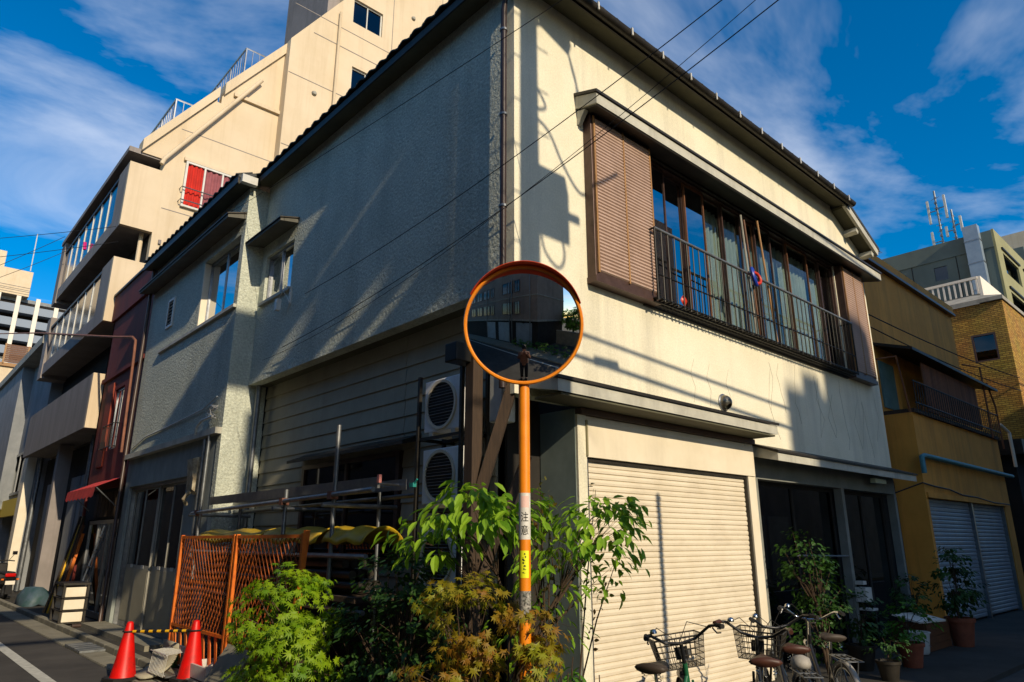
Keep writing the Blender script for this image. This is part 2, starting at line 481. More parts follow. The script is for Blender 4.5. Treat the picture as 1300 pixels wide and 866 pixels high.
# --- hood above the upper window
mb = MB().prism([(0, 0, 6.40), (0, -.32, 6.32), (0, -.32, 6.45), (0, 0, 6.56)], (8.1, 0, 0))
for i in range(len(mb.v)): mb.v[i] = (mb.v[i][0] + .95, mb.v[i][1], mb.v[i][2])
hd = part('window_hood', mb, 'trim', H)
mb = MB().prism([(.93, 0, 6.562), (.93, -.34, 6.452), (.93, -.34, 6.485), (.93, 0, 6.60)], (8.14, 0, 0))
part('hood_flashing', mb, 'dark_metal', hd)
part('hood_soffit', MB().prism([(.97, -.003, 6.375), (.97, -.305, 6.302), (.97, -.305, 6.312), (.97, -.003, 6.39)], (8.06, 0, 0)), 'dark_metal', hd)
part('hood_bracket', MB().prism([(.97, 0, 6.39), (.97, -.14, 6.36), (.97, -.02, 6.2), (.97, 0, 6.2)], (.06, 0, 0)), 'trim', hd)
part('window_soffit', MB().box(1.05, 8.95, -.02, .1, 6.34, 6.40), 'dark_metal', H)

# --- storm shutter boxes with ribbed panels
def storm_box(x0, x1, halves):
    t = part('storm_shutter_case', MB().box(x0, x1, -.12, -.002, 4.36, 6.33), 'bronze', H, bevel=.006)
    part('case_base', MB().box(x0 - .01, x1 + .01, -.135, -.0, 4.29, 4.358), 'bronze', t)
    wv = (x1 - x0 - .1) / halves
    for h in range(halves):
        a = x0 + .05 + h * wv; b = a + wv
        mb = MB(); n = 46
        for i in range(n):
            z = 4.42 + i * (1.88 / n)
            mb.prism([(a + .012, -.121, z), (a + .012, -.136, z + .012), (a + .012, -.136, z + .03), (a + .012, -.121, z + .038)], (b - a - .024, 0, 0))
        part('ribbed_panel', mb, 'louver_brown', t)
        part('panel_stile', MB().box(b - .012, b + .012, -.14, -.121, 4.40, 6.32), 'wood_pale', t)
    part('panel_stile', MB().box(x0 + .03, x0 + .055, -.14, -.121, 4.40, 6.32), 'wood_pale', t)
storm_box(1.07, 2.20, 2)
storm_box(7.72, 8.64, 2)

# --- upper window: room behind, curtains, sashes and panes
mb = MB()
mb.box(2.0, 8.0, 2.2, 2.25, 4.2, 6.6); mb.box(2.0, 8.0, .16, 2.2, 4.2, 4.28); mb.box(2.0, 8.0, .16, 2.2, 6.45, 6.5)
mb.box(1.95, 2.0, .16, 2.2, 4.2, 6.5); mb.box(8.0, 8.05, .16, 2.2, 4.2, 6.5)
part('room', mb, 'interior', H)
W = part('upper_window', wall_y(MB(), .02, .14, 2.2, 7.72, 4.30, 6.37, [(2.26, 7.66, 4.40, 6.31)]), 'bronze', H)
def curtain(mb, x0, x1, y, z0, z1, amp=.035, per=.11):
    n = max(6, int((x1 - x0) / .02)); vs = []; fs = []
    ph = random.uniform(0, 6)
    for i in range(n + 1):
        x = x0 + (x1 - x0) * i / n
        yy = y + amp * math.sin(2 * math.pi * x / per + ph) + .01 * math.sin(9 * x)
        vs += [(x, yy, z0), (x, yy, z1)]
    for i in range(n): fs.append((2 * i, 2 * i + 2, 2 * i + 3, 2 * i + 1))
    mb.add(vs, fs); return mb
bars = [2.26, 2.7, 3.16, 3.62, 4.1, 4.6, 5.02, 5.5, 6.05, 6.75, 7.2, 7.66]
for i in range(len(bars) - 1):
    a, b = bars[i], bars[i + 1]
    y = .05 + .04 * (i % 2)
    sash = wall_y(MB(), y, y + .03, a - .008, b + .008, 4.401, 6.309, [(a + .016, b - .016, 4.45, 6.27)])
    s_ = part('sash', sash, 'wood_frame' if i in (2, 5, 8) else 'bronze', W)
    part('pane', MB().box(a + .02, b - .02, y + .012, y + .016, 4.45, 6.27), 'glass_sky' if i < 3 else 'glass', s_)
for a, b, m_ in ((2.3, 2.7, 'curtain_grey'), (3.66, 4.34, 'curtain'), (4.38, 4.98, 'curtain'), (5.04, 5.5, 'curtain_grey'), (5.5, 6.16, 'curtain_grey'), (6.2, 6.95, 'curtain'), (6.95, 7.62, 'curtain')):
    part('window_curtain', curtain(MB(), a, b, .3, 4.4, 6.3), m_, W, smooth=True)
# --- balustrade under the window
rl = part('balustrade', MB().tube([(2.06, -.2, 5.20), (7.62, -.2, 5.20)], .02, 10), 'galv', H, auto=40, label='round grey top rail of the window balustrade')
mb = MB()
for z in (4.33, 4.62): mb.tube([(2.06, -.2, z), (7.62, -.2, z)], .010, 6)
for x in (2.06, 7.62):
    for z in (5.20, 4.33): mb.tube([(x, -.2, z), (x, -.0, z)], .012, 6)
for x in (2.06, 4.84, 7.62): mb.tube([(x, -.2, 4.3), (x, -.2, 5.2)], .013, 8)
part('rail_frame', mb, 'black_iron', rl)
BAR = MB().tube([(0, 0, 4.3), (0, 0, 5.19)], .0085, 6).mesh('rail_bar', 'black_iron')
nb = 42
for i in range(1, nb):
    if i in (21,): continue
    piece('rail_bar', BAR, rl, (2.06 + i * (5.56 / nb), -.2, 0))
GR = MB().box(-.01, .01, -.21, -.002, -.012, .012).mesh('grate_bar', 'black_iron')
for i in range(68): piece('grate_bar', GR, rl, (2.08 + i * .082, 0, 4.32))
mb = MB()
for y in (-.07, -.14): mb.box(2.06, 7.62, y - .01, y + .01, 4.295, 4.307)
mb.box(2.03, 7.65, -.03, -.001, 4.27, 4.36)
part('grate_bearer', mb, 'black_iron', rl)

# --- canopy over the roller shutter
mb = MB().prism([(.14, 0, 3.02), (.14, -.42, 2.93), (.14, -.42, 3.04), (.14, 0, 3.16)], (4.0, 0, 0))
cn = part('shutter_canopy', mb, 'trim', H)
part('canopy_flashing', MB().prism([(.12, 0, 3.163), (.12, -.44, 3.043), (.12, -.44, 3.075), (.12, 0, 3.2)], (4.04, 0, 0)), 'dark_metal', cn)
part('canopy_soffit', MB().box(.2, 4.1, -.40, -.06, 2.905, 2.925), 'soffit', cn)
part('canopy_batten', MB().box(.79, 4.12, -.11, -.003, 2.84, 2.90), M('batten_brown', '5d4a3e', .6, var='4b3a30'), cn)
# --- roller shutter
sh = part('shutter_surround', MB().box(.78, .905, -.06, .45, .06, 2.84), 'stucco', H)
part('side_return', MB().box(.772, .785, -.03, .448, .06, 2.9), M('teal_grey', '7d8a85', .8, var='6d7a76', vscale=3, stain='4a524f', sscale=2, samt=.4), sh)
part('jamb', MB().box(3.955, 4.13, -.06, .2, .06, 2.84), 'cream_paint', sh)
part('shutter_hood', MB().box(.905, 4.115, -.075, .2, 2.43, 2.80), 'cream_paint', sh, bevel=.004)
part('shutter_head', MB().box(.905, 3.954, -.05, .2, 2.805, 2.838), 'cream_paint', sh)
part('hood_edge', MB().box(.893, .91, -.082, -.0, 2.44, 2.79), M('hood_edge', '8a8568', .6), sh)
part('shutter_guide', MB().box(.907, .945, -.04, .03, .06, 2.428), 'alu', sh)
part('shutter_guide', MB().box(3.915, 3.953, -.04, .03, .06, 2.428), 'dark_metal', sh)
part('shutter_lip', MB().box(.95, 3.91, -.045, .02, 2.395, 2.428), 'dark_metal', sh)
SLT = MB()
pr = [(0, 0, 0), (0, -.012, .006), (0, -.015, .03), (0, -.010, .052), (0, 0, .0572)]
SLT.prism([(x, y, z) for x, y, z in pr] + [(0, .006, .0572), (0, .006, 0)], (2.965, 0, 0))
SLT = SLT.mesh('shutter_slat', 'slat_paint')
for i in range(40): piece('shutter_slat', SLT, sh, (.948, random.uniform(-.002, .002), .09 + i * .0578), (R(random.uniform(-1.5, 1.5)), 0, R(random.uniform(-.03, .03))))
part('shutter_bar', MB().box(.95, 3.91, -.03, .012, .062, .088), 'alu', sh)
part('shutter_lock', MB().box(2.38, 2.48, -.035, -.012, .5, .56), 'galv', sh)
# --- entrance at the right
mb = MB().prism([(4.2, -.001, 2.70), (4.2, -.36, 2.62), (4.2, -.36, 2.72), (4.2, -.001, 2.84)], (4.9, 0, 0))
ec = part('entrance_canopy', mb, 'trim', H)
part('canopy_flashing', MB().prism([(4.18, -.001, 2.842), (4.18, -.38, 2.722), (4.18, -.38, 2.75), (4.18, -.001, 2.875)], (4.94, 0, 0)), 'dark_metal', ec)
part('canopy_lamp', MB().box(7.7, 8.15, -.2, -.12, 2.54, 2.61), M('lamp_tube', 'b9c4b0', .3), ec)
mb = MB().box(4.14, 9.06, .003, .15, 2.42, 2.72); mb.box(4.14, 4.30, .003, .15, .06, 2.42)
part('entrance_header', mb, M('header_grey', '7d8079', .8, var='6c6f69', vscale=3), H)
PST = MB().box(-.05, .05, .0, .12, .06, 2.42).mesh('entrance_post', 'header_grey')
for x in (6.88, 9.02): piece('entrance_post', PST, H, (x, 0, 0))
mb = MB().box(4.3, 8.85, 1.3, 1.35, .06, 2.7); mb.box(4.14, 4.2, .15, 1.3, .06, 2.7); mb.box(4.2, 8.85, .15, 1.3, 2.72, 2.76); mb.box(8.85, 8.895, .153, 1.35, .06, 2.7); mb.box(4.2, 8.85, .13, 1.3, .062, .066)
part('porch_wall', mb, 'dark_wall', H)  # porch shade put into the near-black colour, also over the pale end wall
for a, b, m_ in ((5.0, 5.5, 'curtain_green'), (5.75, 6.4, 'curtain_green'), (7.3, 7.9, 'dark_wall')):
    part('porch_curtain', curtain(MB(), a, b, .9, .5, 2.5), m_, H, smooth=True)
pg = part('porch_shade_screen', wall_y(MB(), .16, .2, 4.3, 8.85, .07, 2.42, [(4.36, 5.5, .12, 2.36), (5.56, 6.8, .12, 2.36), (6.96, 7.9, .12, 2.36), (7.96, 8.8, .12, 2.36)]), 'dark_wall', H)  # dark glazed screen added to blacken the porch and hide its inside
for a, b in ((4.36, 5.5), (5.56, 6.8), (6.96, 7.9), (7.96, 8.8)): part('pane', MB().box(a, b, .178, .182, .12, 2.36), 'glass_dark', pg)
part('porch_rail', MB().tube([(5.25, .05, 1.45), (6.85, .02, 1.42)], .014, 8), 'galv', H)
mb = MB().box(6.86, 6.98, -.13, -.01, 1.02, 1.07); mb.box(6.84, 7.06, -.16, -.01, .78, .98)
part('letter_box', mb, 'white_metal', H)
part('porch_bucket_shelf', MB().box(6.9, 7.1, -.2, -.01, .66, .69), 'white_metal', H)
# --- vent cowl
mt = Matrix.Translation((3.61, 0, 3.33)) @ Matrix.Rotation(R(90), 4, 'X')
vc = part('vent_cowl', MB().lathe([(.115, 0), (.115, .012), (.098, .02), (.095, .03)], 24, mt), 'alu', H, auto=40)
mb = MB(); vs = []; fs = []
for j in range(7):
    a = j / 6 * math.pi / 2
    for i in range(25):
        t = 2 * math.pi * i / 24
        p = Vector((.095 * math.cos(a) * math.cos(t), .095 * math.cos(a) * math.sin(t), .03 + .085 * math.sin(a)))
        vs.append(mt @ p)
for j in range(6):
    for i in range(24):
        t = (i + .5) / 24
        if .64 < t < .86 and j > 0 and j < 5: continue
        fs.append((j * 25 + i, j * 25 + i + 1, (j + 1) * 25 + i + 1, (j + 1) * 25 + i))
mb.add(vs, fs); part('cowl_dome', mb, M('cowl', '8d8778', .3, metal=.8, var='6d675a', vscale=12), vc, smooth=True)

# --- small side window and hood
sw = part('side_window', wall_x(MB(), .05, .11, 5.1, 6.13, 5.4, 6.22, [(5.14, 5.6, 5.44, 6.18), (5.64, 6.09, 5.44, 6.18)]), 'alu', H)
part('pane', MB().box(.07, .075, 5.14, 5.6, 5.44, 6.18), 'glass_sky', sw); part('pane', MB().box(.085, .09, 5.64, 6.09, 5.44, 6.18), 'glass_sky', sw)
part('window_back', MB().box(.18, .2, 5.0, 6.2, 5.3, 6.3), 'interior', sw)
part('sill', MB().box(-.05, .0495, 5.06, 6.18, 5.345, 5.395), 'trim', sw)
part('side_hood', MB().prism([(0, 5.0, 6.45), (-.3, 5.0, 6.40), (-.3, 5.0, 6.44), (0, 5.0, 6.52)], (0, 1.32, 0)), 'trim_dark', H)
part('side_hood_flashing', MB().prism([(0, 4.98, 6.523), (-.32, 4.98, 6.443), (-.32, 4.98, 6.46), (0, 4.98, 6.545)], (0, 1.345, 0)), 'dark_metal', H)
mb = MB().box(-.03, 0, 5.02, 5.05, 5.1, 5.38); mb.tube([(-.03, 5.03, 5.36), (-.12, 5.02, 5.37), (-.13, 5.0, 5.3)], .008, 6)
mb.box(-.16, -.09, 5.17, 5.25, 5.02, 5.2); mb.tube([(-.12, 5.2, 5.2), (-.11, 5.1, 5.32), (-.05, 4.95, 5.1), (-.02, 5.1, 4.95)], .006, 5)
part('cable_bracket', mb, 'white_metal', H)

# --- recessed ground floor wall of siding boards under the overhang
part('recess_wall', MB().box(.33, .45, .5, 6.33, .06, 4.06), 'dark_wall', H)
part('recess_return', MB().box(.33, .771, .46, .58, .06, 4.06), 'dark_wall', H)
BA = MB().prism([(.30, 2.262, 0), (.33, 2.262, 0), (.33, 2.262, .198), (.318, 2.262, .198)], (0, 4.06, 0)).mesh('siding_board', 'siding')
BB = MB().prism([(.30, .6, 0), (.33, .6, 0), (.33, .6, .198), (.318, .6, .198)], (0, 1.65, 0)).mesh('siding_board', 'siding')
for i in range(15):
    z = 1.06 + i * .2
    if not (1.3 < z < 2.6): piece('siding_board', BA, H, (0, 0, z))
    else:
        pass
    piece('siding_board', BB, H, (0, 0, z))
BC = MB().prism([(.30, 4.76, 0), (.33, 4.76, 0), (.33, 4.76, .198), (.318, 4.76, .198)], (0, 1.56, 0)).mesh('siding_board', 'siding')
for i in range(15):
    z = 1.06 + i * .2
    if 1.3 < z < 2.6: piece('siding_board', BC, H, (0, 0, z))
lw = part('low_window', wall_x(MB(), .27, .325, 2.27, 4.74, 1.4, 2.66, [(2.34, 3.48, 1.46, 2.6), (3.53, 4.67, 1.46, 2.6)]), 'bronze', H)
part('pane', MB().box(.30, .305, 2.33, 3.49, 1.45, 2.61), 'glass_dark', lw); part('pane', MB().box(.30, .305, 3.52, 4.68, 1.45, 2.61), 'glass_dark', lw)
part('low_hood', MB().prism([(.32, 1.9, 2.74), (.06, 1.9, 2.68), (.06, 1.9, 2.72), (.32, 1.9, 2.82)], (0, 2.9, 0)), 'dark_metal', H)
part('recess_pipe', MB().tube([(.12, 6.2, 4.04), (.12, 6.2, .1)], .04, 10), 'galv', H, auto=40)

# --- the wing
mb = MB()
wall_x(mb, -.34, -.2, 6.49, 11.45, 3.34, 7.5, [(6.49, 8.22, 5.38, 6.66)])
mb.box(-.34, .0, 6.33, 6.49, 3.34, 7.5); mb.box(-.34, .297, 6.33, 6.49, .06, 3.34); mb.box(.0, .29, 6.332, 6.488, 3.34, 4.058)
mb.box(-.2, 2, 6.5, 6.6, 6.7, 7.4)
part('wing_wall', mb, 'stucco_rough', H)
wr = MB().prism([(-.6, 6.2, 7.52), (-.6, 11.6, 7.52), (2.5, 11.6, 8.9), (2.5, 6.2, 8.9)], (0, 0, .06))
wr = part('wing_roof', wr, 'roof_tile', H)
part('wing_soffit', MB().prism([(-.2, 6.25, 7.49), (-.58, 6.25, 7.44), (-.58, 6.25, 7.50), (-.2, 6.25, 7.56)], (0, 5.3, 0)), 'soffit', H)
part('wing_fascia', MB().box(-.605, -.58, 6.2, 11.58, 7.43, 7.54), 'dark_metal', H)
part('eave_end_box', MB().box(-.56, -.30, 6.12, 6.22, 7.44, 7.58), 'white_metal', H)
for i in range(20): piece('roof_tile', TL, wr, (-.63, 6.25 + i * .262 + .131, 7.59), (pit, 0, R(-90)))
# wing window
ww = part('wing_window', wall_x(MB(), -.225, -.185, 6.49, 8.22, 5.38, 6.66, [(6.54, 7.32, 5.43, 6.61), (7.37, 8.17, 5.43, 6.61)]), 'alu', H)
part('pane', MB().box(-.21, -.206, 6.53, 7.33, 5.42, 6.62), 'glass_sky', ww); part('pane', MB().box(-.2, -.196, 7.36, 8.18, 5.42, 6.62), 'glass_sky', ww)
part('window_back', MB().box(-.12, -.1, 6.5, 8.3, 5.3, 6.7), 'interior', ww)
part('reveal', MB().box(-.338, -.226, 8.185, 8.2195, 5.4, 6.64), 'cream_paint', ww)
part('wing_sill', MB().box(-.39, -.3405, 6.34, 10.35, 5.31, 5.365), 'trim', H)
part('wing_hood', MB().prism([(-.341, 6.36, 6.90), (-.64, 6.36, 6.84), (-.64, 6.36, 6.89), (-.341, 6.36, 6.99)], (0, 5.1, 0)), 'trim_dark', H)
part('wing_hood_flashing', MB().prism([(-.341, 6.34, 6.993), (-.66, 6.34, 6.893), (-.66, 6.34, 6.915), (-.341, 6.34, 7.02)], (0, 5.12, 0)), 'dark_metal', H)
vt = part('louvre_vent', wall_x(MB(), -.37, -.341, 9.74, 10.14, 5.78, 6.4, [(9.79, 10.09, 5.83, 6.35)]), 'white_metal', H)
LV = MB().beam((-.36, 9.785, 0), (-.36, 10.095, 0), .035, .008, (-.6, 0, .8)).mesh('vent_slat', 'white_metal')
part('vent_back', MB().box(-.345, -.3415, 9.79, 10.09, 5.83, 6.35), 'black_iron', vt)
for i in range(7): piece('vent_slat', LV, vt, (0, 0, 5.87 + i * .072))
# wing ground floor: ledge, tall sliding doors
part('wing_ledge', MB().box(-.44, -.30, 6.34, 11.45, 3.24, 3.338), 'trim', H)
part('wing_base_wall', wall_x(MB(), -.33, -.2, 6.492, 11.45, .06, 3.238, [(7.7, 11.15, .06, 2.68)]), M('base_grey', '8f9690', .85, var='7e8580', vscale=2.5, stain='4f5552', sscale=1.6, samt=.5, bump=.01, bscale=50), H)
sd = part('sliding_doors', wall_x(MB(), -.27, -.17, 7.7, 11.15, .06, 2.68, [(7.76, 11.09, .12, 2.62)]), 'alu', H)
for i in range(4):
    a = 7.76 + i * .8325; b = a + .8325; xo = -.24 + .04 * (i % 2)
    lf = part('door_leaf', wall_x(MB(), xo, xo + .035, a, b, .12, 2.62, [(a + .035, b - .035, 1.2, 2.58)]), 'cap_grey', sd)
    part('pane', MB().box(xo + .015, xo + .02, a + .03, b - .03, 1.19, 2.59), 'glass_dark', lf)
    part('leaf_panel', MB().box(xo - .004, xo - .0005, a + .05, b - .05, .2, 1.14), 'siding', lf)
    part('leaf_sticker', MB().box(xo - .006, xo - .001, a + .33, a + .48, 1.15, 1.21), 'white_metal', lf)
part('door_room', MB().box(.0, .05, 7.6, 11.2, .06, 2.8), 'interior', H)
# cable run, bracket and lamp on the wing
mb = MB().tube([(-.36, 11.3, 3.45), (-.36, 10.4, 3.62), (-.36, 9.0, 3.66), (-.37, 8.0, 3.7), (-.37, 7.2, 3.74), (-.38, 6.6, 3.86)], .014, 6)
for i in range(7):
    a = random.uniform(0, 6)
    mb.tube([(-.37, 6.62 + .1 * math.sin(a), 3.7), (-.44, 6.75 + random.uniform(-.1, .1), 3.62 + random.uniform(-.1, .12)), (-.40, 6.5 + random.uniform(-.1, .2), 3.5 + random.uniform(-.05, .2)), (-.37, 6.9, 3.66)], .008, 5)
mb.tube([(-.45, 6.5, 3.52), (-.47, 6.9, 3.5), (-.46, 7.15, 3.42), (-.45, 7.2, 3.3)], .02, 8)
part('cable_run', mb, 'white_metal', H)
mb = MB().prism([(-.35, 7.0, 2.35), (-.46, 7.0, 2.42), (-.5, 7.0, 2.9), (-.35, 7.0, 2.95)], (0, .25, 0)); mb.tube([(-.45, 7.1, 2.4), (-.5, 7.2, 2.28), (-.42, 7.3, 2.2)], .03, 8)
part('wall_lamp', mb, M('old_lamp', '7a6a50', .5, var='b0a890', vscale=10), H)
mb = MB().tube([(-.42, 6.62, 3.24), (-.42, 6.62, 1.7)], .024, 8); mb.tube([(-.40, 6.85, 3.2), (-.40, 6.85, .1)], .03, 8)
part('wing_pipe', mb, 'galv', H, auto=40)
mb = MB().tube([(-.42, 11.42, 7.45), (-.42, 11.42, 6.2), (-.42, 11.42, .12), (-.55, 11.40, .09), (-.9, 11.38, .09)], .035, 10)
part('wing_downpipe', mb, 'brown_pipe', H, auto=40)
part('step', MB().box(-.75, -.34, 7.3, 11.4, .06, .14), 'concrete', H)

# ------------------------------------------------------------------ neighbours on the left street
M('red_wall', '6e1f17', .75, var='571812', vscale=2, vstretch=(1, 1, .3), stain='2e120e', sscale=2.2, sstretch=(3, 3, .2), samt=.6, bump=.008, bscale=30)
M('red_lit', '8f3418', .7, var='752a14', vscale=3)  # red wall where the sun strikes, as a brighter colour
M('cream_wall', 'cdbda2', .85, var='c5b497', vscale=.8, stain='a99676', sscale=.9, sstretch=(2.5, 2.5, .1), samt=.55, bump=.01, bscale=18)
M('cream_grey_shade', '8d8682', .85, var='7d7773', vscale=1.2, stain='5f5a57', sscale=1.5, sstretch=(3, 3, .15), samt=.5)  # grey for joints and slabs; on street-facing sides, the cream wall's shade
M('red_curtain', 'c22a1c', .9, var='a8241a', vscale=4)
M('balcony_glass', '35464e', .12, spec=.5, var='25343c', vscale=1.5)
M('awning_red', 'c43a32', .8, var='a82d28', vscale=4)
M('fluted_grey', '8b8580', .85, var='79746f', vscale=2, vstretch=(1, 1, .2), stain='57524d', sscale=3, sstretch=(4, 4, .15), samt=.5)
M('house_grey', '868a8c', .85, var='74797c', vscale=1.5, stain='4e5254', sscale=1.3, samt=.5)

RH = thing('red_house', 'narrow dark red house between the corner house and the cream block', 'house', (0, 13, 0))
mb = wall_x(MB(), -.30, -.1, 11.5, 15.1, 2.75, 7.1, [(12.95, 13.75, 3.65, 5.1)])
mb.box(-.30, 5, 15.0, 15.1, .06, 7.1); mb.box(-.30, 5, 11.5, 11.6, 2.75, 7.1)
part('wall', mb, 'red_wall', RH)
part('parapet', MB().box(-.36, 5, 11.48, 15.12, 7.1, 7.8), 'red_wall', RH)
part('parapet_cap', MB().box(-.40, 5, 11.46, 15.14, 7.8, 7.86), 'dark_metal', RH)
part('sunlit_strip', MB().box(-.335, -.301, 13.85, 14.4, 3.3, 5.3), 'red_lit', RH)  # strip of sunlight on the wall, put into the colour
part('string_course', MB().box(-.36, -.301, 11.5, 15.1, 5.45, 5.55), 'red_wall', RH)
rw = part('window', wall_x(MB(), -.26, -.2, 12.95, 13.75, 3.65, 5.1, [(13.0, 13.33, 3.7, 5.05), (13.37, 13.7, 3.7, 5.05)]), 'alu', RH)
part('pane', MB().box(-.24, -.235, 12.98, 13.72, 3.68, 5.07), 'glass_sky', rw)
part('curtain', MB().box(-.16, -.15, 12.98, 13.72, 3.68, 5.07), 'curtain_grey', rw)
mb = MB()
for z in (3.68, 4.2): mb.tube([(-.30, 12.85, z), (-.42, 12.85, z), (-.42, 13.85, z), (-.30, 13.85, z)], .012, 6)
for i in range(9): mb.tube([(-.42, 12.9 + i * .115, 3.68), (-.42, 12.9 + i * .115, 4.2)], .006, 5)
part('window_rail', mb, 'black_iron', rw)
mb = wall_x(MB(), -.25, -.1, 11.5, 15.1, .06, 2.75, [(11.9, 14.5, .06, 2.1)])
part('shop_front', mb, 'dark_wall', RH)
mb = MB()
for i in range(7): mb.box(-.27, -.251, 12.0 + i * .3, 12.0 + i * .3 + .26, 2.15, 2.68)
part('transom_board', mb, 'wood_old', RH)
sd = part('sliding_door', wall_x(MB(), -.24, -.18, 11.9, 14.5, .08, 2.08, [(11.97, 12.72, .2, 2.0), (12.80, 13.6, .2, 2.0), (13.68, 14.43, .2, 2.0)]), 'alu', RH)
for a, b in ((11.97, 12.72), (12.80, 13.6), (13.68, 14.43)): part('pane', MB().box(-.21, -.205, a, b, .2, 2.0), 'glass_dark', sd)
part('room', MB().box(.4, .45, 11.6, 15, .06, 2.7), 'interior', RH)
# red scalloped awning
aw = MB(); n = 16; vs = []; fs = []
for i in range(n + 1):
    y = 11.7 + i * (2.6 / n)
    dip = .05 * abs(math.sin(i * math.pi / 1.0 + .5))
    vs += [(-.30, y, 2.95), (-.82, y, 2.70 + .012 * (i % 2)), (-.84, y, 2.52 - .04 * (i % 2))]
for i in range(n): a = 3 * i; fs += [(a, a + 3, a + 4, a + 1), (a + 1, a + 4, a + 5, a + 2)]
aw.add(vs, fs)
a_ = part('shop_awning', aw, 'awning_red', RH)
part('awning_arm', MB().tube([(-.80, 11.75, 2.7), (-.35, 11.75, 2.3)], .012, 6).tube([(-.80, 14.2, 2.7), (-.35, 14.2, 2.3)], .012, 6), 'galv', a_)
# conduit on the party wall
tag(part('conduit', MB().tube([(-.5, 11.47, 3.4), (-.55, 11.47, 5.5), (-.56, 11.48, 5.8), (-.58, 11.7, 5.92), (-.6, 13, 6.2), (-.6, 18, 7.35), (-.6, 26, 9.2), (-.6, 41, 12.5)], .028, 8), M('rust_pipe', '8a5a45', .7, var='6b4636', vscale=6), auto=40), 'thin rusty conduit bending out from the red house wall', 'pipe')

# --- cream apartment block
CB = thing('apartment_block', 'tall cream apartment block with sloping parapets and glazed balconies', 'apartment block', (2, 18, 0))
YC = 15.2
mb = MB().prism([(.27, YC, 0), (3.5, YC, 0), (3.5, YC, 17.6), (1.62, YC, 14.95), (1.62, YC, 14.7), (1.5, YC, 14.7), (1.5, YC, 14.8), (-.29, YC, 12.3), (-.29, YC, 12.2), (.27, YC, 12.2)], (0, .25, 0))
mb2 = mb
part('side_wall', mb2, 'cream_wall', CB)
mb = MB().box(.29, 24, YC + .25, 26, 0, 12.2); mb.box(.62, 24, YC + .3, 25.9, 12.2, 13.2); mb.box(2.45, 24, YC + .3, 25.8, 13.2, 16.1)
part('body', mb, 'cream_wall', CB)
part('parapet', MB().prism([(-.33, YC - .1, 12.22), (1.52, YC - .1, 14.86), (1.52, YC - .1, 15.22), (-.33, YC - .1, 12.58)], (0, .45, 0)), 'cream_wall', CB)
part('parapet', MB().prism([(1.66, YC - .1, 15.0), (3.48, YC - .1, 17.55), (3.48, YC - .1, 17.95), (1.66, YC - .1, 15.42)], (0, .45, 0)), 'cream_wall', CB)
part('drain_pipe', MB().tube([(.2, YC - .16, 11.95), (.26, YC - .16, 12.15), (2.72, YC - .16, 16.0)], .06, 12), 'cream_wall', CB, auto=40)
part('ledge', MB().box(1.95, 3.5, YC - .1, YC, 15.1, 15.22), 'cream_wall', CB)
for a, b in (((.62, 13.35), (3.4, 13.35)), ((.4, 10.7), (3.4, 10.7))):
    part('wall_joint', MB().box(a[0], b[0], YC - .006, YC - .0005, a[1] - .012, a[1] + .012), 'cream_grey_shade', CB)
# tower
mb = wall_y(MB(), 14.8, 15.1, 3.43, 26, 0, 17.9, [(5.66, 6.86, 16.95, 18.0)])
TWH = [(5.73, 6.9, 17.0, 18.0), (5.62, 6.85, 19.85, 20.9)]
mb = MB()
for (a, b, c, d) in wall_cells(3.43, 26, 0, 17.9, [(5.73, 6.9, 17.0, 17.9)]): mb.box(a, b, 14.8, 15.1, c, d)
for (a, b, c, d) in wall_cells(5.2, 26, 17.9, 26, [(5.73, 6.9, 17.9, 18.0), (5.62, 6.85, 19.85, 20.9)]): mb.box(a, b, 14.8, 15.1, c, d)
mb.prism([(3.43, 14.8, 17.9), (5.2, 14.8, 17.9), (5.2, 14.8, 20.55)], (0, .3, 0))
mb.box(3.43, 26, 15.1, 24, 0, 17.85)
part('tower', mb, 'cream_wall', CB)
part('upper_storeys', MB().box(4.75, 26, 15.105, 18.8, 17.86, 27), 'cream_grey_shade', CB)  # same cream as the tower, shade of its side put into the colour
for (a, b, c, d) in TWH:
    f_ = part('window', wall_y(MB(), 14.88, 14.95, a, b, c, d, [(a + .05, (a + b) / 2 - .02, c + .05, d - .05), ((a + b) / 2 + .02, b - .05, c + .05, d - .05)]), 'white_metal', CB)
    part('pane', MB().box(a + .04, b - .04, 14.91, 14.915, c + .04, d - .04), 'glass_dark', f_)
    part('curtain', MB().box(a, b, 15.0, 15.02, c, d), 'curtain_grey', f_)
part('wall_joint', MB().box(4.2, 9, 14.79, 14.7995, 18.55, 18.58), 'cream_grey_shade', CB)
# window with red curtains
rf = part('window', wall_y(MB(), YC - .10, YC - .001, .86, 2.5, 10.9, 12.35, [(.92, 1.38, 10.96, 12.29), (1.43, 1.9, 10.96, 12.29), (1.95, 2.44, 10.96, 12.29)]), 'white_metal', CB)
part('window_back', MB().box(.92, 2.44, YC - .004, YC - .0006, 10.96, 12.29), 'interior', rf)
part('curtain', curtain(MB(), .93, 1.42, YC - .045, 10.96, 12.27, .03, .13), 'red_curtain', rf, smooth=True)
part('curtain', curtain(MB(), 1.44, 2.42, YC - .045, 10.96, 12.27, .025, .16), M('pink_curtain', '93555a', .9, var='80484e', vscale=4), rf, smooth=True)
mb = MB()
for z in (11.05, 11.45): mb.tube([(.8, YC, z), (.8, YC - .2, z), (2.6, YC - .2, z), (2.6, YC, z)], .018, 6)
part('window_rail', mb, 'alu', rf)
part('window_head', MB().box(.8, 2.6, YC - .1, YC, 12.36, 12.46), 'cream_wall', CB)
mb = MB().box(.45, .52, YC - .06, YC, 9.6, 9.72)
part('outlet', mb, 'cream_grey_shade', CB)
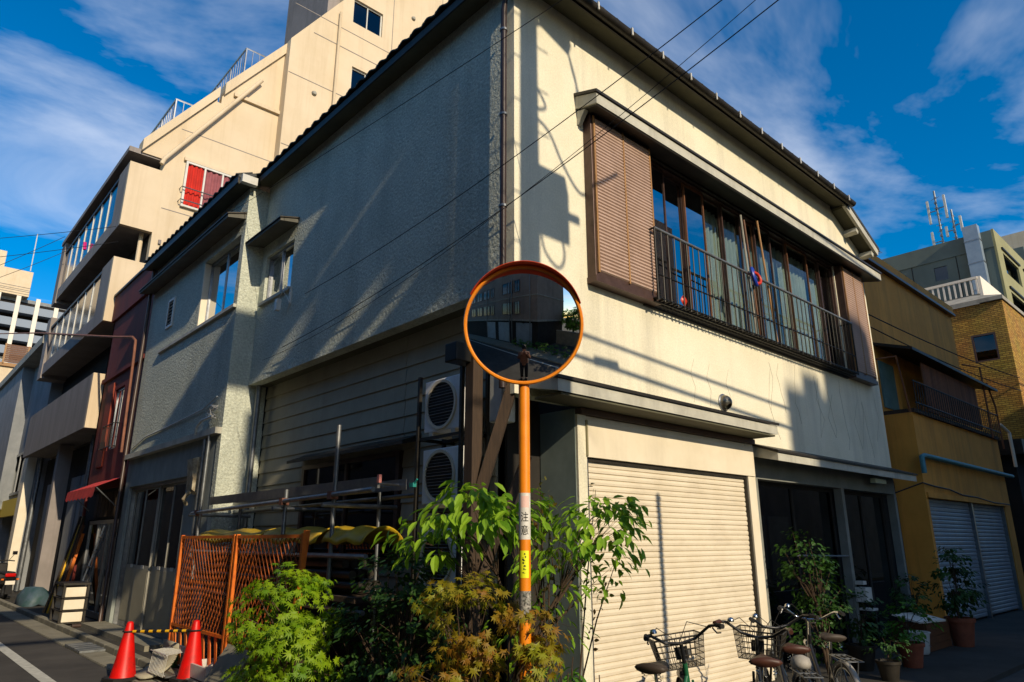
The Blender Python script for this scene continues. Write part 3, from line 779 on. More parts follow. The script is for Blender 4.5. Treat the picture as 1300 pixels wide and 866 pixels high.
for (x, z) in ((7.4, 19.3), (4.4, 16.2), (7.6, 16.4), (8.2, 21.5), (4.6, 14.1)):
    part('wall_vent', MB().lathe([(0, .09), (.06, .08), (.09, .03), (.09, 0)], 14, Matrix.Translation((x, 14.8, z)) @ Matrix.Rotation(R(90), 4, 'X')), 'cap_grey', CB, auto=40)
for z in (13.9, 16.6, 19.35): part('wall_joint', MB().box(3.45, 12, 14.79, 14.7995, z - .012, z + .012), 'cream_grey_shade', CB)
for x in (7.3, 9.6): part('wall_joint', MB().box(x - .012, x + .012, 14.79, 14.7994, 12, 26), 'cream_grey_shade', CB)
part('wall_pipe', MB().tube([(5.1, 14.72, 12), (5.1, 14.72, 19.9)], .05, 8), 'cream_wall', CB, auto=40)
# balconies
def balcony(z0, zs, zt, near, solid):
    b = part('balcony', MB().box(-.52, .27, YC, 24.2, z0 - .16, z0), 'cream_grey_shade', CB)
    part('side_panel', MB().box(-.55, .268, YC - .01, YC + .14, z0 - .2, zt), 'cream_wall', b)
    if solid:
        part('front_panel', MB().box(-.55, -.42, YC + .14, 24.2, z0 - .2, zt), 'fluted_grey', b)
        return b
    part('front_beam', MB().box(-.55, -.42, YC + .14, 24.2, z0 - .2, zs), 'cream_grey_shade', b)
    part('front_panel', MB().box(-.55, -.42, YC + .14, near, zs, zt), 'cream_grey_shade', b)  # cream panel with its shade painted as grey
    part('end_panel', MB().box(-.58, .2, 23.6, 24.25, z0 - .3, zt + .3), 'cream_grey_shade', b)
    n = 7; L_ = (23.6 - near) / n
    for i in range(n):
        y = near + i * L_
        part('glass_panel', MB().box(-.50, -.47, y + .04, y + L_ - .04, zs + .04, zt - .14), 'balcony_glass', b)
        part('post', MB().box(-.52, -.45, y - .04, y + .04, zs, zt - .1), 'white_metal', b)
    part('handrail', MB().box(-.54, -.43, near, 23.6, zt - .12, zt - .04), 'dark_metal', b)
    return b
balcony(10.1, 10.32, 11.82, 16.3, False)
balcony(7.35, 7.55, 8.95, 16.4, False)
balcony(4.55, 4.7, 5.75, 16, True)
part('balcony_roof', MB().box(-.62, .27, YC + .05, 24.2, 12.15, 12.3), 'cream_grey_shade', CB)
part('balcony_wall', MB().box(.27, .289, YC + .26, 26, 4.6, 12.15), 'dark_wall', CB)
part('balcony_post', MB().tube([(.1, YC + .4, 7.4), (.1, YC + .4, 10)], .06, 10), 'cream_wall', CB)
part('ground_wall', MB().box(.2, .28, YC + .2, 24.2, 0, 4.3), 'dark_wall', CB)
for y in (15.6, 16.9, 18.2, 20.4, 21.8): part('ground_panel', MB().box(.12, .199, y, y + 1.1, .1, 3.4), 'house_grey', CB)
part('ground_pier', MB().box(-.3, .049, 19.4, 19.7, 0, 4.35), 'cream_grey_shade', CB)
part('standpipe', MB().tube([(-.15, 23.2, .1), (-.15, 23.2, 4.3)], .07, 10), 'galv', CB, auto=40)
part('standpipe', MB().tube([(-.1, 16.2, .1), (-.1, 16.2, 4.3)], .06, 10), 'galv', CB, auto=40)
mb = MB()
def roof_rail(mb, x, y0, y1, z0, z1, xr):
    mb.tube([(xr, y0, z1), (x, y0, z1), (x, y1, z1)], .03, 6)
    n = int((y1 - y0) / .22)
    for i in range(n): mb.tube([(x, y0 + i * .22, z0), (x, y0 + i * .22, z1)], .013 if i % 6 else .03, 5)
    for i in range(int((xr - x) / .22) + 1): mb.tube([(x + i * .22, y0, z0), (x + i * .22, y0, z1)], .013, 5)
roof_rail(mb, .45, YC + .4, 24.5, 13.2, 14.5, 1.9)
part('roof_rail', mb, 'alu', CB)
mb = MB(); roof_rail(mb, 2.3, YC + .4, 24.5, 16.1, 17.35, 3.4)
part('roof_rail', mb, 'alu', CB)
# flower pot on balcony rail
mb = MB().tube([(-.58, 19.6, 10.55), (-.6, 19.62, 10.8)], .05, 6)
tag(part('balcony_flower', mb, M('flower_pink', 'c01870', .7)), 'small bright pink flower on the upper glazed balcony', 'flower')

# --- grey house further down the street
GH = thing('grey_house', 'weathered grey two storey house beyond the cream block', 'house', (2, 28, 0))
part('wall', wall_x(MB(), -.1, 6, 24.4, 42, 0, 8.6, [(26.5, 29.5, 3.3, 4.9), (25.2, 29.8, 0, 2.6)]), 'house_grey', GH)
part('front_block', MB().box(-.5, -.1, 29, 42, 2.8, 8.45), 'house_grey', GH)
part('parapet', MB().box(-.62, 6, 24.3, 42, 8.45, 8.75), 'cap_grey', GH)
f_ = part('window', wall_x(MB(), -.14, -.101, 26.5, 29.5, 3.3, 4.9, [(26.58, 28, 3.4, 4.8), (28.1, 29.42, 3.4, 4.8)]), 'alu', GH)
part('pane', MB().box(.0, .01, 26.5, 29.5, 3.3, 4.9), 'glass_dark', f_)
part('corner_pier', MB().box(-.36, -.101, 24.4, 25.1, .0, 5.0), 'cream_paint', GH)
part('shop_blind', MB().box(-.3, -.15, 25.2, 29.8, 2.5, 3.1), M('yellow_sign', 'd2b43a', .6), GH)
part('shop_door', MB().box(.2, .3, 25.2, 29.8, 0, 2.6), 'siding', GH)

# --- far apartment slab at the left edge
FA = thing('far_apartment_slab', 'distant pale blue apartment slab with white columns at the left edge', 'apartment block', (8, 150, 0))
fx_ = lambda x: -4.2 + (x + 4.2) * 3.117
fz_ = lambda z: 1.65 + (z - 1.65) * 3.117
part('body', MB().box(-40, 40, 152, 165, 0, 46.5), 'house_grey', FA)
M('far_blue', '7f8b9a', .8); M('far_white', 'd9d2c4', .8)
for i in range(12):
    z = 44.6 - i * 2.72
    b = part('balcony', MB().box(-40, 40, 149.6, 150.2, z - 1.5, z), 'far_blue', FA)
    part('balcony_floor', MB().box(-40, 40, 150.2, 152, z - 1.5, z - 1.3), 'far_blue', b)
    part('recess', MB().box(-40, 40, 151.9, 151.99, z, z + 1.2), 'interior', b)
    part('laundry', MB().box(-20 + 7 * i % 40, -17 + 7 * i % 40, 151.2, 151.3, z + .1, z + .9), 'far_white', b)
for i in range(-8, 9): part('column', MB().box(9.85 + i * 3.12 - .35, 9.85 + i * 3.12 + .35, 149.2, 149.6, 0, 46.2), 'far_white', FA)
part('penthouse', MB().box(-40, fx_(.8), 150, 162, 46.5, fz_(17.65)), 'cream_wall', FA)
part('chimney', MB().box(-40, fx_(-.7), 150.5, 156, fz_(17.65), fz_(18.7)), 'cream_wall', FA)
part('mast', MB().tube([(fx_(.62), 150, fz_(17.7)), (fx_(.6), 150, fz_(20.2))], .09, 6), 'white_metal', FA)
mb = MB()
for z in (47.2, 48): mb.tube([(-20, 149.4, z), (fx_(.8), 149.4, z)], .05, 5)
part('rail', mb, 'alu', FA)
# cream house with timber screen below it
CH = thing('screened_house', 'cream house with slatted timber roof screen at the left edge', 'house', (4, 62, 0))
k_ = (62 + 4.56) / (45 + 4.56)
cx_ = lambda x: -4.2 + (x + 4.2) * k_
cz_ = lambda z: 1.65 + (z - 1.65) * k_
part('wall', MB().box(-12, 9, 62.2, 75, 0, cz_(11.75)), 'cream_wall', CH)
part('coping', MB().box(-12, 9.1, 62, 62.3, cz_(11.6), cz_(11.8)), 'wood_pale', CH)
SB = MB().box(cx_(.2), cx_(4), 62.0, 62.05, 0, .13).mesh('screen_board', 'wood_frame')
for i in range(10): piece('screen_board', SB, CH, (0, 0, cz_(11.8) + .05 + i * .15))
for x in (.2, 1.35, 2.6): part('screen_post', MB().box(cx_(x) - .06, cx_(x) + .06, 61.9, 62.0, cz_(11.75), cz_(12.95)), 'wood_pale', CH)
f_ = part('window', MB().box(cx_(.75), cx_(1.25), 62.1, 62.19, cz_(10.2), cz_(10.8)), 'bronze', CH)

# ------------------------------------------------------------------ neighbours on the right street
M('ochre', 'd6953e', .85, var='c48634', vscale=1.2, stain='5f4322', sscale=1.1, sstretch=(2.5, 2.5, .15), samt=.55, bump=.01, bscale=40)
M('rust_sheet', '8f5a38', .8, var='6b4229', vscale=3, vstretch=(3, 3, .3), stain='2d2019', sscale=3, samt=.5)
M('shutter_blue', '8f9aa2', .5, metal=.2, var='7f8a93', vscale=2, stain='7a5f48', sscale=1.3, sstretch=(1, 1, .6), samt=.35)
M('teal_pipe', '4a8790', .5, var='3a6f78', vscale=5)
OB = thing('ochre_house', 'ochre stucco house with double roller shutter and rusty balcony', 'house', (14, .1, 0))
part('upper_wall', MB().box(10.92, 17.0, .63, 9, 2.8, 7.66), 'ochre', OB)
part('roof_coping', MB().box(10.9, 17.06, .55, 9, 7.66, 7.86), 'ochre', OB)
part('coping_drip', MB().box(10.9, 17.08, .52, .63, 7.60, 7.66), 'bronze', OB)
part('lower_block', wall_y(MB(), .1, .629, 10.92, 17.0, .06, 4.12, [(11.05, 16.45, .06, 2.45)]), 'ochre', OB)
part('shutter_frame', MB().box(10.97, 16.55, .06, .1, 2.45, 2.55), 'ochre', OB)
rs = part('shutter_back', MB().box(11.05, 16.45, .3, .35, .06, 2.45), 'dark_wall', OB)
SB2 = MB().prism([(0, .2, 0), (0, .19, .02), (0, .19, .06), (0, .2, .08), (0, .21, .08), (0, .21, 0)], (2.82, 0, 0)).mesh('shutter_slat', 'shutter_blue')
SB3 = MB().prism([(0, .2, 0), (0, .19, .02), (0, .19, .06), (0, .2, .08), (0, .21, .08), (0, .21, 0)], (2.42, 0, 0)).mesh('shutter_slat', 'shutter_blue')
for i in range(29): piece('shutter_slat', SB2, rs, (11.07, 0, .1 + i * .081)); piece('shutter_slat', SB3, rs, (14.0, 0, .1 + i * .081))
part('shutter_post', MB().box(13.9, 13.99, .13, .22, .06, 2.45), 'alu', rs); part('shutter_post', MB().box(16.42, 16.47, .12, .22, .06, 2.45), 'alu', rs)
part('teal_pipe', MB().tube([(10.8, .02, 2.9), (10.8, .02, 3.22), (10.96, .02, 3.25), (17.4, .02, 3.22)], .05, 10), 'teal_pipe', OB, auto=40)
part('loose_cable', MB().tube([(10.5, .6, 2.5), (10.8, .08, 2.72), (11.4, .06, 2.68), (12.3, .06, 2.66), (13.1, .06, 2.58), (14.2, .06, 2.57), (15.4, .06, 2.5), (16.8, .06, 2.5)], .015, 6), 'black_iron', OB)
bl = part('balcony_floor', MB().box(10.92, 17.0, .05, .63, 4.12, 4.2), 'wood_old', OB)
part('balcony_roof', MB().prism([(10.9, -.1, 5.38), (10.9, .63, 5.62), (10.9, .63, 5.68), (10.9, -.1, 5.44)], (6.2, 0, 0)), 'dark_metal', OB)
mb = MB()
for i in range(48):
    x = 11.9 + i * .08
    mb.box(x, x + .045, .07, .1, 4.25, 5.3)
part('corrugated_screen', mb, 'rust_sheet', bl)
mb = MB()
for z in (4.3, 4.75): mb.tube([(10.9, .0, z), (17.0, .0, z)], .016, 6)
for i in range(40): mb.tube([(10.95 + i * .155, .0, 4.1), (10.95 + i * .155, .0, 4.75)], .008, 5)
part('balcony_rail', mb, 'black_iron', bl)
for pts in ([(10.2, .9, 5.15), (10.5, .1, 5.2), (10.82, .1, 4.1)], [(16.2, .0, 4.1), (16.2, .0, 5.9), (15.5, .2, 5.9)], [(17.05, .0, 3.9), (17.0, .0, 5.0), (16.8, .05, 5.6)]):
    part('balcony_frame', MB().tube(pts, .022, 6), 'rust_sheet', bl)
f_ = part('side_window', MB().box(10.86, 10.92, .8, 2.2, 4.3, 5.6), 'bronze', OB)
part('pane', MB().box(10.83, 10.858, .9, 2.1, 4.4, 5.5), M('teal_curtain', '5f7c78', .6, var='4d6966', vscale=4, vstretch=(1, 8, 1)), f_)
for z in (3.0, 3.95):
    t_ = part('wall_unit', MB().box(10.5, 10.9, 1.2, 2.0, z, z + .55), 'dark_wall', OB)
part('front_window', MB().box(11.0, 11.8, .6, .629, 4.3, 5.3), 'teal_curtain', OB)

# yellow brick house
ybm = M('yellow_brick', 'b08a3c', .85, bump=0)
def brick_nodes(m, c1, c2, mortar, sc):
    t = m.node_tree; N = t.nodes; L = t.links; b = N['Principled BSDF']
    g = N.new('ShaderNodeNewGeometry'); sp = N.new('ShaderNodeSeparateXYZ'); L.new(g.outputs['Position'], sp.inputs[0])
    ad = N.new('ShaderNodeMath'); L.new(sp.outputs['X'], ad.inputs[0]); L.new(sp.outputs['Y'], ad.inputs[1])
    cb = N.new('ShaderNodeCombineXYZ'); L.new(ad.outputs[0], cb.inputs[0]); L.new(sp.outputs['Z'], cb.inputs[1])
    br = N.new('ShaderNodeTexBrick'); L.new(cb.outputs[0], br.inputs['Vector'])
    br.inputs['Color1'].default_value = lin(c1); br.inputs['Color2'].default_value = lin(c2); br.inputs['Mortar'].default_value = lin(mortar)
    br.inputs['Scale'].default_value = sc; br.inputs['Mortar Size'].default_value = .03; br.inputs['Bias'].default_value = -.1
    br.inputs['Brick Width'].default_value = .6; br.inputs['Row Height'].default_value = .2
    nz = N.new('ShaderNodeTexNoise'); nz.inputs['Scale'].default_value = 1.3; L.new(g.outputs['Position'], nz.inputs['Vector'])
    mx = N.new('ShaderNodeMix'); mx.data_type = 'RGBA'; mx.blend_type = 'MULTIPLY'; mx.inputs['Factor'].default_value = .5
    L.new(br.outputs['Color'], mx.inputs['A']); L.new(nz.outputs['Color'], mx.inputs['B'])
    hs = N.new('ShaderNodeHueSaturation'); hs.inputs['Value'].default_value = 1.35; L.new(mx.outputs['Result'], hs.inputs['Color'])
    L.new(hs.outputs[0], b.inputs['Base Color'])
    bp = N.new('ShaderNodeBump'); bp.inputs['Distance'].default_value = .02; bp.invert = True; L.new(br.outputs['Fac'], bp.inputs['Height']); L.new(bp.outputs[0], b.inputs['Normal'])
brick_nodes(ybm, 'b58f3e', '8c6a28', '6a5226', 3.4)
YB = thing('yellow_brick_house', 'yellow brick house with pale concrete roof slope', 'house', (23, 3, 0))
part('wall', wall_x(MB(), 20, 20.3, .001, 8, 0, 8.66, [(.28, .92, 6.85, 7.7)]), 'yellow_brick', YB)
part('front_wall', MB().box(20.0, 30, -.05, 0, 0, 8.66), 'yellow_brick', YB)
part('roof_slope', MB().prism([(19.9, -.1, 8.66), (19.9, 8, 8.66), (20.7, 8, 9.05), (20.7, .8, 9.05)], (0, 0, .12)), 'cap_grey', YB)
part('roof_slope', MB().prism([(19.9, -.1, 8.661), (20.7, .8, 9.051), (30, .8, 9.051), (30, -.1, 8.661)], (0, 0, .12)), 'cap_grey', YB)
part('body', MB().box(20.3, 30, .0, 8, 0, 8.6), 'dark_wall', YB)
f_ = part('window', wall_x(MB(), 20.0, 20.08, .28, .92, 6.85, 7.7, [(.33, .87, 6.9, 7.65)]), 'bronze', YB)
part('pane', MB().box(20.04, 20.05, .3, .9, 6.88, 7.68), 'glass_dark', f_)
part('lower_canopy', MB().box(18.6, 20, -.1, 3.5, 3.9, 4.3), 'dark_metal', YB)
part('side_shed', MB().box(18.9, 19.99, .2, 3.5, 0, 3.9), 'dark_wall', YB)
part('white_pipe', MB().tube([(17.9, .0, 3.5), (17.9, .0, 4.4), (17.6, .1, 4.6)], .04, 8), 'cream_paint', YB)
WB = thing('white_railed_terrace', 'roof terrace with white railing behind the yellow brick house', 'terrace', (26, 3, 0))
part('block', MB().box(26, 32, 1.7, 9, 0, 10.8), 'cap_grey', WB)
part('top_rail', MB().box(25.95, 26.05, 1.7, 8, 11.4, 11.5), 'far_white', WB)
RB = MB().box(25.97, 26.03, 0, .06, 10.8, 11.4).mesh('rail_bar', 'far_white')
for i in range(32): piece('rail_bar', RB, WB, (0, 1.72 + i * .19, 0))
part('end_panel', MB().box(26, 29, 1.6, 1.7, 10.6, 11.5), 'far_white', WB)
# green-grey building
M('green_grey', '5f6b66', .8, var='545f5b', vscale=.6, stain='434c49', sscale=.5, samt=.4)
M('olive_front', '8f8d66', .8, var='817f5a', vscale=.6)
GB = thing('green_grey_block', 'dark green grey office block with a pale duct on its side', 'office block', (40, 6, 0))
part('side_wall', wall_x(MB(), 35, 35.4, 2.6, 14, 0, 16.65, [(4.71, 5.45, 14.6, 15.48)]), 'green_grey', GB)
part('top_band', MB().box(34.95, 34.999, 2.6, 14, 15.75, 16.65), 'green_grey', GB)
for y in (6.4, 9.2, 4.3): part('panel_joint', MB().box(34.985, 34.999, y - .02, y + .02, 8, 15.75), 'black_iron', GB)
f_ = part('window', wall_x(MB(), 35.0, 35.1, 4.71, 5.45, 14.6, 15.48, [(4.78, 5.38, 14.67, 15.41)]), 'green_grey', GB)
part('pane', MB().box(35.05, 35.07, 4.75, 5.4, 14.65, 15.43), 'glass_dark', f_)
part('front_wall', wall_y(MB(), 2.5, 2.6, 34.98, 46, 0, 16.7, [(36.1, 39.2, 14.6, 15.7), (36.1, 39.2, 12.4, 13.6), (40.4, 43, 14.6, 15.7)]), 'olive_front', GB)
for (a, b, c, d) in ((36.1, 39.2, 14.6, 15.7), (36.1, 39.2, 12.4, 13.6), (40.4, 43, 14.6, 15.7)):
    w_ = part('window', MB().box(a, b, 2.75, 2.8, c, d), 'glass_dark', GB); part('window_head', MB().box(a - .2, b + .2, 2.42, 2.499, d + .15, d + .25), 'black_iron', GB)
part('body', MB().box(35.4, 46, 2.81, 14, 0, 16.6), 'green_grey', GB)
d_ = part('duct', MB().box(34.5, 34.94, 3.05, 3.7, 9, 17.0), M('duct_blue', '93a3b0', .45, metal=.4, var='8494a2', vscale=2), GB)
for z in (10.5, 12, 13.6, 15, 16.2): part('duct_joint', MB().box(34.48, 34.945, 3.03, 3.72, z - .03, z + .03), 'alu', d_)
part('roof_box', MB().box(36, 44, 7, 12, 16.6, 17.0), 'white_metal', GB)
NB = thing('far_office_block', 'distant office block with rounded cream top at the right edge', 'office block', (60, 5, 0))
part('body', MB().box(49, 70, 3.6, 20, 0, 20.3), 'green_grey', NB)
part('roof_house', MB().box(54, 66, 3.9, 12, 20.3, 23.2), 'cream_wall', NB)
# antennas on the green block
def antenna(label, x, y, z0, z1, panels):
    t = thing('antenna_mast', label, 'antenna', (x, y, z0), group='antenna masts on the office block')
    part('mast', MB().tube([(x, y, z0), (x, y, z1)], .05, 6), 'galv', t)
    mb = MB(); n = int((z1 - z0) / .35)
    for i in range(n):
        z = z0 + .2 + i * .33; a = i * 1.1
        mb.tube([(x - .2 * math.cos(a), y - .2 * math.sin(a), z), (x + .2 * math.cos(a), y + .2 * math.sin(a), z + .08)], .013, 4)
        mb.box(x + .1 * math.cos(a) - .05, x + .1 * math.cos(a) + .05, y - .06, y + .06, z, z + .1)
    part('rungs', mb, 'galv', t)
    for (dy, za, zb) in panels:
        part('panel_antenna', MB().box(x - .06, x + .06, y + dy - .055, y + dy + .055, za, zb), 'white_metal', t)
        part('panel_arm', MB().tube([(x, y, (za + zb) / 2), (x, y + dy, (za + zb) / 2)], .03, 5), 'galv', t)
antenna('taller antenna mast with two white panels on the green grey block', 37, 5.2, 16.6, 20.6, [(.42, 18.7, 20.1), (-.42, 18.8, 20.2), (.45, 16.9, 18.2)])
antenna('shorter bare antenna mast beside the taller one on the office block', 37, 4.55, 16.6, 19.2, [(.38, 17.7, 18.3), (-.35, 17.8, 18.7)])
mb = MB().tube([(38, 9.3, 16.6), (38, 9.3, 18.6)], .04, 5); mb.tube([(37.4, 9.3, 18.4), (38.6, 9.3, 18.6)], .03, 5)
for i in range(6): mb.tube([(37.5 + i * .2, 8.8, 18.45), (37.5 + i * .2, 9.8, 18.45)], .02, 4)
mb.tube([(38, 10.6, 16.6), (38, 10.6, 18.1)], .04, 5)
tag(part('aerial', mb, 'galv'), 'thin television aerial on the roof left of the antenna masts', 'aerial')

# ------------------------------------------------------------------ across the street (seen in the mirror, and what shades the lower storeys)
M('tan_render', '8a7d72', .85, var='7b6f65', vscale=1.2, stain='46413c', sscale=1.2, samt=.4)
RB_ = thing('opposite_apartments', 'dark tan three storey building reflected in the traffic mirror', 'apartment building', (-8, -12, 0))
part('wall', MB().box(-45, -7.2, -15, -9.5, 2.7, 12.4), 'tan_render', RB_)
part('ground_storey', MB().box(-45, -7.3, -14.9, -9.7, .0, 2.7), 'dark_wall', RB_)
part('string_course', MB().box(-45, -7.15, -15, -9.44, 2.6, 2.78), 'cap_grey', RB_)
part('string_course', MB().box(-45, -7.15, -15, -9.44, 5.1, 5.22), 'cap_grey', RB_)
for zf in (3.3, 5.7, 8.1, 10.4):
    for x in (-22, -19.5, -17.2, -15, -12.4, -10.2):
        if zf > 7 and x > -6: continue
        wd = .8 if x in (-10.2, -15) else 1.9
        f_ = part('window', wall_y(MB(), -9.5, -9.43, x, x + wd, zf, zf + 1.4, [(x + .07, x + wd / 2 - .03, zf + .07, zf + 1.33), (x + wd / 2 + .03, x + wd - .07, zf + .07, zf + 1.33)]), 'bronze', RB_)
        part('pane', MB().box(x + .05, x + wd - .05, -9.49, -9.47, zf + .05, zf + 1.35), 'glass_dark', f_)
for x in (-16, -11, -10.6, -8.0): part('downpipe', MB().tube([(x, -9.4, 7.4), (x, -9.4, .1)], .045, 8), 'galv', RB_)
for x in (-16.5, -13.5, -10.2):
    part('shutter_door', MB().box(x, x + 2.2, -9.72, -9.66, .1, 2.4), 'shutter_blue', RB_)
# unseen board added above the roof, gaps shaped to streak the side wall with light
sg = part('shadow_board', MB().box(-12, -3.15, -9.7, -9.6, 12.1, 13.4), 'cap_grey', RB_)
part('shadow_board', MB().box(-3.15, -2.42, -9.7, -9.6, 11.1, 13.4), 'cap_grey', RB_)
mb = wall_y(MB(), -9.7, -9.6, -2.42, -1.28, 7.95, 13.4, [(-2.40, -1.95, 10.2, 12.14), (-1.951, -1.74, 11.76, 12.1), (-1.72, -1.45, 12.30, 12.38), (-1.86, -1.5, 10.78, 11.06), (-1.7, -1.42, 10.3, 10.48), (-1.5, -1.34, 9.3, 9.75), (-2.3, -1.95, 8.6, 9.4), (-1.52, -1.29, 7.96, 8.75)])
part('shadow_board', mb, 'cap_grey', RB_)
for x in (-11.5, -9, -7.5): part('shadow_board_post', MB().box(x - .08, x + .08, -9.9, -9.71, 12.4, 13.2), 'galv', RB_)
part('shadow_board_bearer', MB().box(-11.6, -1.3, -9.9, -9.71, 12.5, 12.7), 'galv', RB_)  # carries the added board, no such frame is known
part('shadow_board_bearer', MB().box(-11.6, -1.3, -9.9, -9.71, 10.05, 10.2), 'galv', RB_)
B2 = thing('opposite_shops', 'stepped row of grey buildings across the right hand street', 'building', (8, -12, 0))
part('tall_block', MB().box(8.4, 17.5, -15.2, -9.5, 0, 13.6), 'tan_render', B2)
part('end_block', MB().box(17.5, 70, -15.3, -9.5, 0, 10.2), 'house_grey', B2)
for x in range(9, 24, 2):
    part('window', MB().box(x + .2, x + 1.5, -9.498, -9.44, 4.2, 5.6), 'glass_dark', B2)
    part('shop_shutter', MB().box(x + .1, x + 1.8, -9.498, -9.45, .1, 2.6), 'shutter_blue', B2)
FB = thing('far_shadow_block', 'taller grey block behind the lot across the street', 'building', (6, -28, 0))
part('low_part', MB().box(2.15, 3.5, -32, -26, 0, 17.1), 'house_grey', FB)
part('high_part', MB().box(3.5, 8.4, -32.1, -26, 0, 17.75), 'house_grey', FB)
part('shadow_tank', MB().lathe([(0, 18.9), (.55, 18.85), (.6, 18.7), (.6, 17.7)], 18, Matrix.Translation((4.6, -27, 0))), 'white_metal', FB)  # added to break up the edge of the block's cast shadow
part('shadow_shed', MB().box(2.7, 3.3, -27.5, -26.2, 17.1, 17.5), 'house_grey', FB)  # added for the shadow's outline, like the tank
LW = thing('lot_wall', 'low block wall in the gap across the street', 'wall', (0, -12, 0))
part('blocks', MB().box(-7.1, 4.2, -13.2, -13.0, 0, 1.5), 'concrete', LW); part('coping', MB().box(-7.1, 4.2, -13.25, -12.95, 1.5, 1.58), 'cap_grey', LW)
# street pole whose thin shadow falls on the shutter
SP = thing('sign_pole', 'thin white steel pole across the street reflected in the mirror', 'pole', (1.47, -5.1, 0))
part('pole', MB().tube([(1.47, -5.1, 0), (1.47, -5.1, 4.7)], .038, 10), 'white_metal', SP); part('cap', MB().lathe([(0, 4.74), (.045, 4.7), (.045, 4.66)], 10, Matrix.Translation((1.47, -5.1, 0))), 'galv', SP)

# buildings along the other side of the left street (outside the frame; reflected in panes)
WS = thing('street_row', 'row of low houses across the left hand street', 'houses', (-10, 20, 0))
part('row', MB().box(-15, -7.2, -3, 70, 0, 8.6), 'tan_render', WS)
for i in range(9): part('row_window', MB().box(-7.2, -7.15, 0 + i * 4, 1.8 + i * 4, 4, 5.4), 'glass_dark', WS)

# ------------------------------------------------------------------ traffic mirror
M('orange_paint', 'e8880f', .45, var='d97d0e', vscale=8, coat=.3, stain='8a4a14', sscale=5, samt=.25)
M('hood_red', 'd2461a', .5, var='bf3c16', vscale=6)
mir = bpy.data.materials.new('mirror_face'); mir.use_nodes = True
b_ = mir.node_tree.nodes['Principled BSDF']; b_.inputs['Metallic'].default_value = 1; b_.inputs['Roughness'].default_value = .02; mn_ = mir.node_tree.nodes.new('ShaderNodeTexNoise'); mn_.inputs['Scale'].default_value = 7; mn_.inputs['Detail'].default_value = 8; mr_ = mir.node_tree.nodes.new('ShaderNodeMapRange'); mr_.inputs['From Min'].default_value = .45; mr_.inputs['From Max'].default_value = .8; mr_.inputs['To Min'].default_value = .004; mr_.inputs['To Max'].default_value = .05; mir.node_tree.links.new(mn_.outputs['Fac'], mr_.inputs['Value']); mir.node_tree.links.new(mr_.outputs[0], b_.inputs['Roughness']); b_.inputs['Base Color'].default_value = (.66, .68, .67, 1)
MATS['mirror_face'] = mir
PX, PY = -.935, -1.115
TM = thing('traffic_mirror', 'round convex traffic mirror on an orange pole at the corner', 'traffic mirror', (PX, PY, 0))
part('pole', MB().tube([(PX, PY, 0), (PX, PY, 3.45)], .0385, 20), 'orange_paint', TM, auto=50)
part('pole_cap', MB().lathe([(0, 3.49), (.03, 3.475), (.041, 3.45), (.041, 3.42)], 16, Matrix.Translation((PX, PY, 0))), 'orange_paint', TM, auto=50)
MC = Vector((-1.02, -1.20, 3.11))
nrm = Vector((-.69, -.725, -.19)).normalized()
zax = nrm; xax = Vector((0, 0, 1)).cross(zax).normalized(); yax = zax.cross(xax)
MM = Matrix((xax, yax, zax)).transposed().to_4x4(); MM.translation = MC
RM = 2.1; AP = .402
prof = []
for i in range(25):
    r_ = AP * i / 24
    prof.append((r_, math.sqrt(RM * RM - r_ * r_) - math.sqrt(RM * RM - AP * AP)))
part('mirror_face', MB().lathe(prof, 96, MM), 'mirror_face', TM, smooth=True)
part('rim', MB().lathe([(.400, -.012), (.400, .010), (.405, .018), (.417, .018), (.424, .008), (.424, -.03), (.415, -.045), (.36, -.06), (.2, -.075), (0, -.08)], 72, MM), 'orange_paint', TM, auto=50)
vs = []; fs = []; n = 44
for i in range(n + 1):
    a = R(20) + (R(150) - R(20)) * i / n
    dpt = .02 + .10 * max(0, math.sin((a - R(20)) / R(130) * math.pi)) ** .9
    for (rr, dd) in ((.425, -.02), (.429, dpt), (.433, dpt), (.432, -.02)):
        vs.append(MM @ Vector((rr * math.cos(a), rr * math.sin(a), dd)))
for i in range(n):
    for q in range(4): fs.append((i * 4 + q, (i + 1) * 4 + q, (i + 1) * 4 + (q + 1) % 4, i * 4 + (q + 1) % 4))
fs += [(0, 1, 2, 3), (n * 4 + 3, n * 4 + 2, n * 4 + 1, n * 4)]
part('visor', MB().add(vs, fs), 'hood_red', TM, auto=50)
mb = MB().beam((PX, PY, 3.11), tuple(MC - nrm * .07), .09, .07); mb.box(PX - .06, PX + .06, PY - .06, PY + .06, 3.05, 3.19)
part('bracket', mb, 'galv', TM)
mb = MB().beam((PX, PY, 2.71), tuple(MM @ Vector((0, -.43, -.02))), .05, .06)
part('lower_clamp', mb, 'brown_pipe', TM)
# stickers wrapped round the pole, facing the viewer's side
fa = math.atan2(-4.56 - PY, -4.2 - PX)
def wrap(mb, z0, z1, half, r, a0=0):
    n = 14; vs = []; fs = []
    for i in range(n + 1):
        a = fa + a0 - half + 2 * half * i / n
        vs += [(PX + r * math.cos(a), PY + r * math.sin(a), z0), (PX + r * math.cos(a), PY + r * math.sin(a), z1)]
    for i in range(n): fs.append((2 * i, 2 * i + 2, 2 * i + 3, 2 * i + 1))
    return mb.add(vs, fs)
DZ = .012
part('white_sticker', wrap(MB(), 1.655, 1.955, R(95), .0391), M('sticker_white', 'd2d0c8', .5, var='c3c0b6', vscale=20, stain='8f8a80', sscale=18, sstretch=(1, 1, 1), samt=.35), TM, smooth=True)
part('pink_mark', wrap(MB(), 1.86, 1.935, R(42), .0393, .1), M('pink_mark', 'd8b4a8', .6), TM, smooth=True)
part('yellow_sticker', wrap(MB(), 1.415, 1.585, R(48), .0392, -.12), M('sticker_yellow', 'dbe022', .5), TM, smooth=True)
